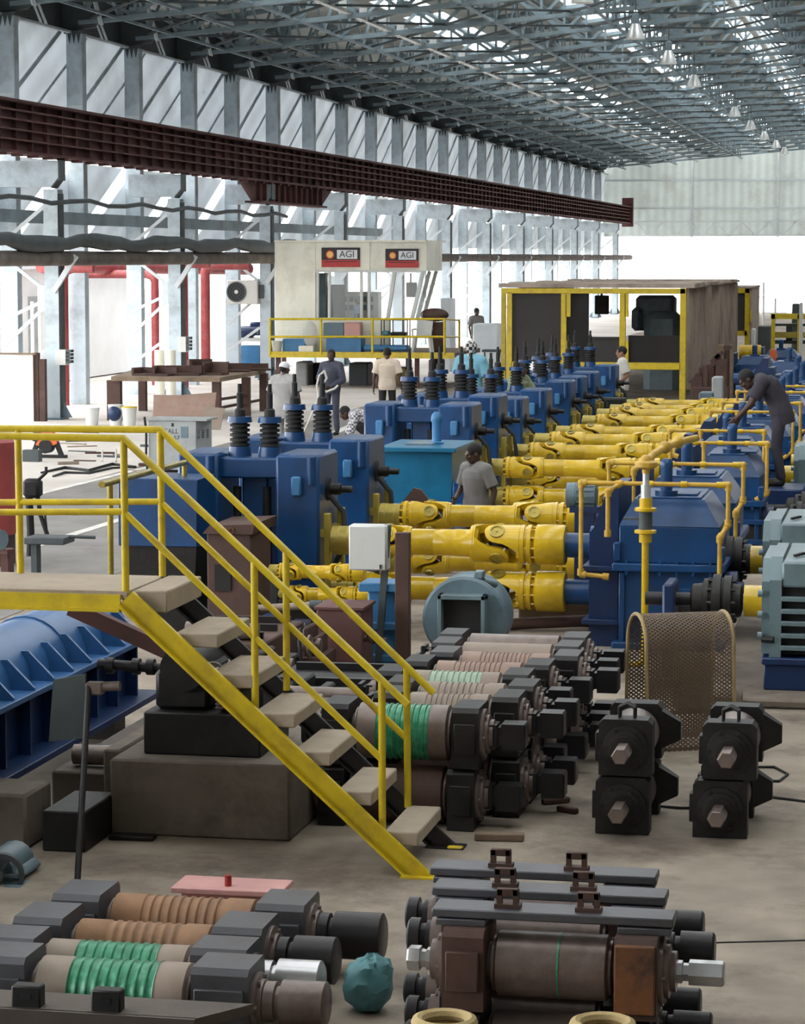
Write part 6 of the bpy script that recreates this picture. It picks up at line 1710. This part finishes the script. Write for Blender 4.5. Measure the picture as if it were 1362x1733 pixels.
def checker(name, a, b, sc):
    m = mat(name, a, 0.9, 0, 0.05, 8)
    n, l = m.node_tree.nodes, m.node_tree.links
    tc = n.new('ShaderNodeTexCoord'); ck = n.new('ShaderNodeTexChecker'); ck.inputs['Scale'].default_value = sc
    ck.inputs['Color1'].default_value = lin(*a); ck.inputs['Color2'].default_value = lin(*b)
    l.new(tc.outputs['Object'], ck.inputs['Vector']); l.new(ck.outputs['Color'], n['Principled BSDF'].inputs['Base Color'])
    return m
M['check'] = checker('checked_shirt_cloth', (214, 212, 214), (96, 92, 102), 26)
M['scarf'] = checker('black_white_scarf', (34, 32, 34), (188, 186, 184), 18)

def capsule(q, a, b, ra, rb):
    a, b = Vector(a), Vector(b)
    q.cyl(a, b, ra, rb, 14); q.ell(a, ra, None, 14, 8); q.ell(b, rb, None, 14, 8)
def loft(q, rings, n=20):
    vs, fs = [], []
    for (c, s_, f, wa, wb) in rings:
        for i in range(n):
            a = 2 * PI * i / n
            ca, sa = math.cos(a), math.sin(a)
            e = lambda v: math.copysign(abs(v) ** 0.85, v)
            vs.append(c + s_ * wa * e(ca) + f * wb * e(sa))
    m = len(rings)
    for k in range(m - 1):
        for i in range(n):
            j = (i + 1) % n
            fs.append((k * n + i, k * n + j, (k + 1) * n + j, (k + 1) * n + i))
    fs.append(tuple(range(n - 1, -1, -1))); fs.append(tuple((m - 1) * n + i for i in range(n)))
    return q.add(vs, fs)
def fuse(q, name, m, parent, vox, it=3):
    """weld overlapping volumes into one continuous skin"""
    o = q.build(name, m, None)
    md = o.modifiers.new('weld', 'REMESH'); md.mode = 'VOXEL'; md.voxel_size = vox; md.use_smooth_shade = True
    sm = o.modifiers.new('smooth', 'SMOOTH'); sm.factor = 0.5; sm.iterations = it
    dg = bpy.context.evaluated_depsgraph_get()
    me = bpy.data.meshes.new_from_object(o.evaluated_get(dg))
    old = o.data
    o.modifiers.clear(); o.data = me
    bpy.data.meshes.remove(old)
    if not me.materials: me.materials.append(m)
    me.polygons.foreach_set('use_smooth', [True] * len(me.polygons))
    o.name = name; me.name = name
    o.parent = parent
    return o

BASE = dict(pelvis=(0, 0, .95), waist=(0, 0, 1.10), chest=(0, 0, 1.30), neck=(0, .01, 1.47), head=(0, -.02, 1.63),
            shL=(.185, 0, 1.42), shR=(-.185, 0, 1.42), elL=(.25, .03, 1.14), elR=(-.25, .03, 1.14), wrL=(.25, -.06, .89), wrR=(-.25, -.06, .89),
            hipL=(.095, 0, .92), hipR=(-.095, 0, .92), knL=(.11, -.03, .50), knR=(-.11, -.03, .50), anL=(.11, .03, .09), anR=(-.11, .03, .09),
            toL=(.125, -.15, .035), toR=(-.125, -.15, .035), hyaw=0.0, hpitch=0.0, hroll=0.0)
def person(label, loc, rz, P, shirt, trousers, skin='skin', sleeve='short', head='hair', shoes='rubber', vox=.009, sc=1.0, loose=0.0, tuck=False, hem=0.0, legs=True):
    J = {k: (Vector(v) if isinstance(v, tuple) else v) for k, v in {**BASE, **P}.items()}
    root = thing('person', label, 'person', loc, rz); root.scale = (sc,) * 3
    side_s = (J['shL'] - J['shR']).normalized(); side_h = (J['hipL'] - J['hipR']).normalized()
    def fw(s_, d): return s_.cross(d).normalized()
    sp = [J['pelvis'], J['waist'], J['chest'], J['neck']]
    def torso(q, g, low=.10, top=True, lo2=0.0):
        d0 = (sp[1] - sp[0]).normalized(); d1 = (sp[2] - sp[1]).normalized(); d2 = (sp[3] - sp[2]).normalized()
        mid = (side_s + side_h).normalized()
        R_ = [(sp[0] - d0 * (low + lo2), side_h, fw(side_h, d0), .145 + g + lo2 * .06, .105 + g), (sp[0], side_h, fw(side_h, d0), .165 + g, .118 + g), (sp[1], mid, fw(mid, d1), .148 + g, .105 + g),
              ((sp[1] + sp[2]) / 2, mid, fw(mid, d1), .158 + g, .112 + g), (sp[2], side_s, fw(side_s, d2), .172 + g, .12 + g), (sp[2] + d2 * .09, side_s, fw(side_s, d2), .165 + g, .105 + g), (sp[3] - d2 * .025, side_s, fw(side_s, d2), .085 + g, .07 + g * .6), (sp[3] + d2 * .0, side_s, fw(side_s, d2), .06 + g * .4, .06 + g * .4)]
        loft(q, R_)
        for s_ in 'LR': capsule(q, sp[2] + d2 * .1 + (J['sh' + s_] - sp[2]) * .3, J['sh' + s_], .07 + g, .062 + g)
    # body
    HM = Euler((J['hpitch'], J['hroll'], J['hyaw']), 'XYZ').to_matrix()
    H = J['head']
    q = MB(); torso(q, -.012)
    capsule(q, J['neck'] - (J['neck'] - J['chest']).normalized() * .03, H + HM @ Vector((0, .02, -.06)), .056, .052)
    hp = lambda c, r: q.ell(H + HM @ Vector(c), r, HM, 20, 14)
    hp((0, .012, .025), (.076, .098, .098)); hp((0, -.018, -.045), (.062, .074, .078)); hp((0, -.062, -.085), (.034, .03, .028))
    hp((0, -.098, -.012), (.014, .02, .026)); hp((0, -.105, -.026), (.019, .014, .012))
    hp((0, -.082, .024), (.058, .018, .014)); hp((0, -.09, -.054), (.026, .012, .007)); hp((0, -.088, -.067), (.022, .012, .007))
    for s_ in (1, -1): hp((s_ * .078, .012, -.012), (.012, .024, .034)); hp((s_ * .042, -.072, -.02), (.022, .02, .02))
    for s_ in 'LR':
        sg = 1 if s_ == 'L' else -1
        capsule(q, J['sh' + s_], J['el' + s_], .05, .041); capsule(q, J['el' + s_], J['wr' + s_], .04, .028)
        hd = J.get('hd' + s_) or (J['wr' + s_] - J['el' + s_]).normalized()
        hd = Vector(hd).normalized()
        ins = Vector((-sg, 0, 0)); ins = (ins - hd * ins.dot(hd)).normalized()      # palm looks inwards
        acr = hd.cross(ins).normalized()
        if acr.y > 0: acr = -acr                                                     # thumb side forwards
        W = J['wr' + s_]
        for u in (-.026, -.009, .009, .026): capsule(q, W + hd * .012 + acr * u * .6, W + hd * .085 + acr * u, .0155, .0125)
        for u, L1 in ((.030, .034), (.010, .040), (-.010, .037), (-.030, .028)):
            k0 = W + hd * .088 + acr * u
            k1 = k0 + (hd * .88 + ins * .4).normalized() * L1
            k2 = k1 + (hd * .5 + ins * .85).normalized() * L1 * .8
            capsule(q, k0, k1, .0105, .0095); capsule(q, k1, k2, .0095, .008)
        t0 = W + hd * .03 + acr * .03; t1 = t0 + (hd * .7 + acr * .7 + ins * .25).normalized() * .04; t2 = t1 + (hd * .9 + acr * .2 + ins * .3).normalized() * .03
        capsule(q, t0, t1, .0125, .0115); capsule(q, t1, t2, .011, .009)
        if legs:
            capsule(q, J['hip' + s_], J['kn' + s_], .072, .05); capsule(q, J['kn' + s_], J['an' + s_], .048, .036)
            capsule(q, J['an' + s_] - Vector((0, 0, .03)), J['to' + s_], .038, .03)
    fuse(q, 'body', M[skin], root, vox, 2)
    # clothes
    q = MB(); torso(q, .012 + loose, .10 if not tuck else .0, True, hem)
    for s_ in 'LR':
        S, E_, W = J['sh' + s_], J['el' + s_], J['wr' + s_]
        if sleeve == 'long': capsule(q, S, E_, .068 + loose, .056 + loose); capsule(q, E_, W - (W - E_) * .06, .055 + loose, .042 + loose * .6)
        elif sleeve == 'rolled': capsule(q, S, E_, .068 + loose, .058 + loose); capsule(q, E_, E_ + (W - E_) * .25, .056 + loose, .05 + loose)
        else: q.cyl(S, S + (E_ - S) * .78, .066 + loose, .07 + loose, 16); q.ell(S, .067 + loose)
    fuse(q, 'shirt', M[shirt], root, max(vox, .011), 3)
    if sleeve != 'long' or True:
        q = MB()
        s3 = fw(side_s, (sp[3] - sp[2]).normalized())
        q.lathe(sp[3] - (sp[3] - sp[2]).normalized() * .012, sp[3] - sp[2], [(0, .075), (.03, .066), (.034, .062), (.01, .06)], 18, False); q.build('collar', M[shirt], root)
    if legs:
        q = MB()
        d0 = (sp[1] - sp[0]).normalized()
        loft(q, [(sp[0] - d0 * .1, side_h, fw(side_h, d0), .14, .11), (sp[0], side_h, fw(side_h, d0), .172, .125), (sp[0] + d0 * .1, side_h, fw(side_h, d0), .158, .115)])
        for s_ in 'LR':
            A = J['an' + s_] + (J['kn' + s_] - J['an' + s_]) * .08
            capsule(q, J['hip' + s_], J['kn' + s_], .092, .07); capsule(q, J['kn' + s_], A, .069, .058)
        fuse(q, 'trousers', M[trousers], root, max(vox, .011), 3)
        for s_ in 'LR':
            q = MB(); capsule(q, J['an' + s_] - Vector((0, 0, .045)), J['to' + s_], .044, .036); q.cyl(J['an' + s_] - Vector((0, 0, .05)), J['an' + s_] + Vector((0, 0, .02)), .044, n=14)
            zmin = min(J['an' + s_].z - .09, J['to' + s_].z - .035)
            q.v = [(a, b, max(c, zmin)) for a, b, c in q.v]
            fuse(q, 'shoe', M[shoes], root, .012, 1)
    # eyes, hair or headgear
    q = MB()
    for s_ in (1, -1): q.ell(H + HM @ Vector((s_ * .032, -.084, .006)), (.009, .005, .005), HM, 10, 6)
    q.build('eyes', M['hair'], root) if head != 'none' else None
    q = MB()
    if head in ('hair', 'cap', 'beardless'):
        vs = []
        q2 = MB().ell((0, .018, .032), (.083, .105, .1), None, 24, 16)
        q2.v = [(x, max(y, -.06 - .0) if z < .06 else y, z if not (z < .0 and y < .04) else max(z, .0)) for x, y, z in q2.v]
        q2.v = [tuple(H + HM @ Vector(p)) for p in q2.v]
        q2.build('hair', M['hair'], root)
    if head == 'cap':
        q = MB().ell(H + HM @ Vector((0, .01, .055)), (.092, .112, .085), HM, 20, 12)
        q.ell(H + HM @ Vector((0, -.12, .055)), (.07, .065, .012), HM, 16, 8)
        q.build('cap', M['wshirt'], root)
    if head == 'scarf':
        q = MB().ell(H + HM @ Vector((0, .015, .03)), (.1, .122, .125), HM, 22, 14); q.ell(H + HM @ Vector((0, .07, .06)), (.075, .07, .07), HM, 16, 10); q.ell(H + HM @ Vector((0, .1, -.06)), (.05, .03, .07), HM, 14, 8)
        q.build('head_scarf', M['scarf'], root)
    return root
def foot(px, py, Y, z=0.0):
    """world place of a person whose head top is seen at px, py at depth Y, with the scale that puts the feet at z"""
    p = at(px, py, Y=Y)
    return (p.x, Y, z), (p.z - z) / 1.745

# standing man among the drive shafts
loc, sc = foot(806, 750, 29.55)
person('man in a grey short-sleeved shirt standing among the yellow drive shafts, looking down', loc, math.radians(-38), dict(head=(.0, -.05, 1.615), hpitch=.32, hyaw=-.45, elL=(.27, .06, 1.15), wrL=(.26, .0, .90), elR=(-.25, -.03, 1.15), wrR=(-.12, -.25, 1.05)), 'greyshirt', 'dkpants', vox=.008, sc=sc, loose=.012)
# stooping man
p = at(1319, 702, Y=34.3)
zf = p.z - .93
solo('standing_plank', MB().box(p.x - .13, p.x + .35, 33.8, 34.8, 0, zf - .005, .02), M['dblue'], 'dark blue step box under the stooping man beside the gearboxes', 'step', (p.x, 34.3, 0))
person('man in dark coveralls stooping with one arm reaching down to the gearbox vent', (p.x, 34.3, zf), math.radians(-82), dict(pelvis=(0, .02, .94), waist=(0, -.03, 1.09), chest=(0, -.13, 1.25), neck=(0, -.25, 1.35), head=(0, -.42, 1.35), hpitch=.75, shL=(.18, -.24, 1.32), shR=(-.18, -.24, 1.32), elL=(.2, -.37, 1.06), wrL=(.16, -.55, .87), elR=(-.2, -.35, 1.05), wrR=(-.14, -.5, .85), knL=(.12, -.05, .5), knR=(-.12, -.02, .5)), 'coverall', 'coverall', vox=.009, sc=1.03, loose=.022, hem=.06)
# cap man, back to the camera
loc, sc = foot(481, 614, 47.2)
person('man in a white cap and loose pale grey shirt, seen from behind at the left', loc, PI - .25, dict(elL=(.29, .02, 1.15), wrL=(.32, -.03, .91), elR=(-.29, .02, 1.15), wrR=(-.31, -.03, .91), hyaw=-.2), 'paleg', 'paleg', head='cap', vox=.011, sc=sc, loose=.035, hem=.12)
# man with the hose
loc, sc = foot(561, 592, 53.6)
person('man in navy coveralls holding a loop of pale hose', loc, math.radians(-15), dict(elR=(-.29, .0, 1.16), wrR=(-.2, -.2, 1.18), elL=(.27, -.02, 1.13), wrL=(.1, -.24, 1.0), hyaw=.25), 'navy', 'navy', sleeve='long', vox=.011, sc=sc, loose=.015)
q = MB().tube([at(x, y, Y=53.25) for x, y in ((512, 735), (523, 712), (530, 695), (539, 672), (536, 652), (540, 636), (549, 628), (553, 640), (544, 656), (552, 663), (566, 658), (572, 652))], .022, 8)
solo('hose', q, M['creamshirt'], 'pale hose held in a loop by the man in navy coveralls', 'hose', tuple(at(512, 735, Y=53.25)))
# beige shirt, back view
loc, sc = foot(655, 589, 55.5)
person('man in a beige shirt and dark trousers walking away from the camera', loc, PI + .12, dict(elL=(.27, .03, 1.14), wrL=(.29, .0, .89), elR=(-.28, .03, 1.14), wrR=(-.31, -.02, .89), hyaw=.1, hpitch=.15, knR=(-.11, -.12, .5)), 'beige', 'dkpants', skin='skin', vox=.011, sc=sc, loose=.018)
# crouching man in checked shirt
p = at(632, 742, Y=50.8)
person('man in a checked shirt crouching on the floor before the beige-shirted man', (p.x, 50.8, 0), math.radians(-75), dict(pelvis=(0, .05, .40), waist=(0, -.08, .47), chest=(0, -.26, .54), neck=(0, -.40, .58), head=(0, -.53, .60), hpitch=.6, shL=(.18, -.34, .56), shR=(-.18, -.34, .56), elL=(.22, -.42, .3), wrL=(.16, -.55, .1), elR=(-.22, -.42, .3), wrR=(-.16, -.55, .1), hipL=(.1, .05, .38), hipR=(-.1, .05, .38), knL=(.16, -.3, .36), knR=(-.16, -.3, .36), anL=(.13, .0, .09), anR=(-.13, .0, .09), toL=(.14, -.18, .035), toR=(-.14, -.18, .035)), 'check', 'dkpants', sleeve='rolled', vox=.011, sc=1.08, loose=.015)
# turquoise shirt
loc, sc = foot(797, 579, 45.2, .45)
solo('work_platform', MB().box(loc[0] - .5, loc[0] + .45, 44.9, 45.9, 0, .445, .02), M['dblue'], 'dark blue work platform under the man in turquoise', 'platform', (loc[0], 45.2, 0))
person('man in a turquoise shirt and black-and-white head scarf, seen from behind', loc, PI - .2, dict(elR=(-.3, -.04, 1.12), wrR=(-.36, -.26, .96), elL=(.27, .0, 1.14), wrL=(.27, -.1, .9), head=(0, -.03, 1.62)) , 'turq', 'dkpants', head='scarf', vox=.01, sc=sc, loose=.035)
# crouching person beside
p = at(872, 618, Y=44.9)
person('crouching person in a dark top with green-grey cloth between the mill stands', (p.x, 44.9, p.z - 1.18), math.radians(60), dict(pelvis=(0, .05, .5), waist=(0, 0, .64), chest=(0, -.06, .82), neck=(0, -.1, .97), head=(0, -.14, 1.1), hpitch=.3, shL=(.18, -.08, .92), shR=(-.18, -.08, .92), elL=(.26, -.2, .7), wrL=(.15, -.4, .62), elR=(-.26, -.2, .7), wrR=(-.15, -.4, .62), hipL=(.1, .03, .48), hipR=(-.1, .03, .48), knL=(.16, -.36, .5), knR=(-.16, -.36, .5), anL=(.14, -.2, .09), anR=(-.14, -.2, .09), toL=(.15, -.36, .035), toR=(-.15, -.36, .035)), 'greycloth', 'dkpants', vox=.011, loose=.02)
solo('work_platform', MB().box(p.x - .5, p.x + .3, 44.6, 45.5, 0, p.z - 1.185, .01), M['black'], 'black low platform under the crouching person in green-grey', 'platform', (p.x, 44.9, 0))
# white shirt leaning
loc, sc = foot(903, 592, 55.0)
person('man in a white shirt bending behind the mill stands before the dark shed panel', loc, math.radians(140), dict(chest=(0, -.08, 1.29), neck=(0, -.14, 1.45), head=(0, -.2, 1.6), hpitch=.3, shL=(.19, -.12, 1.4), shR=(-.19, -.12, 1.4), elL=(.26, -.2, 1.15), wrL=(.2, -.4, 1.05), elR=(-.26, -.2, 1.15), wrR=(-.2, -.4, 1.05)), 'wshirt', 'dkpants', sleeve='rolled', vox=.012, sc=sc, loose=.02)
# cream shirt in profile
loc, sc = foot(1053, 587, 56.0)
person('light-skinned man in a cream shirt standing in profile before the yellow shed', loc, math.radians(-80), dict(elL=(.22, .1, 1.16), wrL=(.2, -.08, 1.02), elR=(-.24, .05, 1.15), wrR=(-.22, -.15, 1.02), hyaw=-.1, hpitch=.1), 'creamshirt', 'dkpants', skin='skinl', vox=.011, sc=sc, loose=.02)
# operator in the cabin
p = at(605, 503, Y=74.3)
person('operator in a light blue shirt seen through the cabin window', (p.x, 74.3, zdk), math.radians(110), dict(), 'blueshirt', 'dkpants', vox=.013, sc=(p.z - zdk) / 1.745, loose=.01)
# far figure
loc, sc = foot(806, 522, 92.0)
person('distant person in grey in the bright opening between cabin and shed', loc, math.radians(40), dict(hpitch=.3), 'greyshirt', 'paleg', vox=.014, sc=sc, loose=.02)
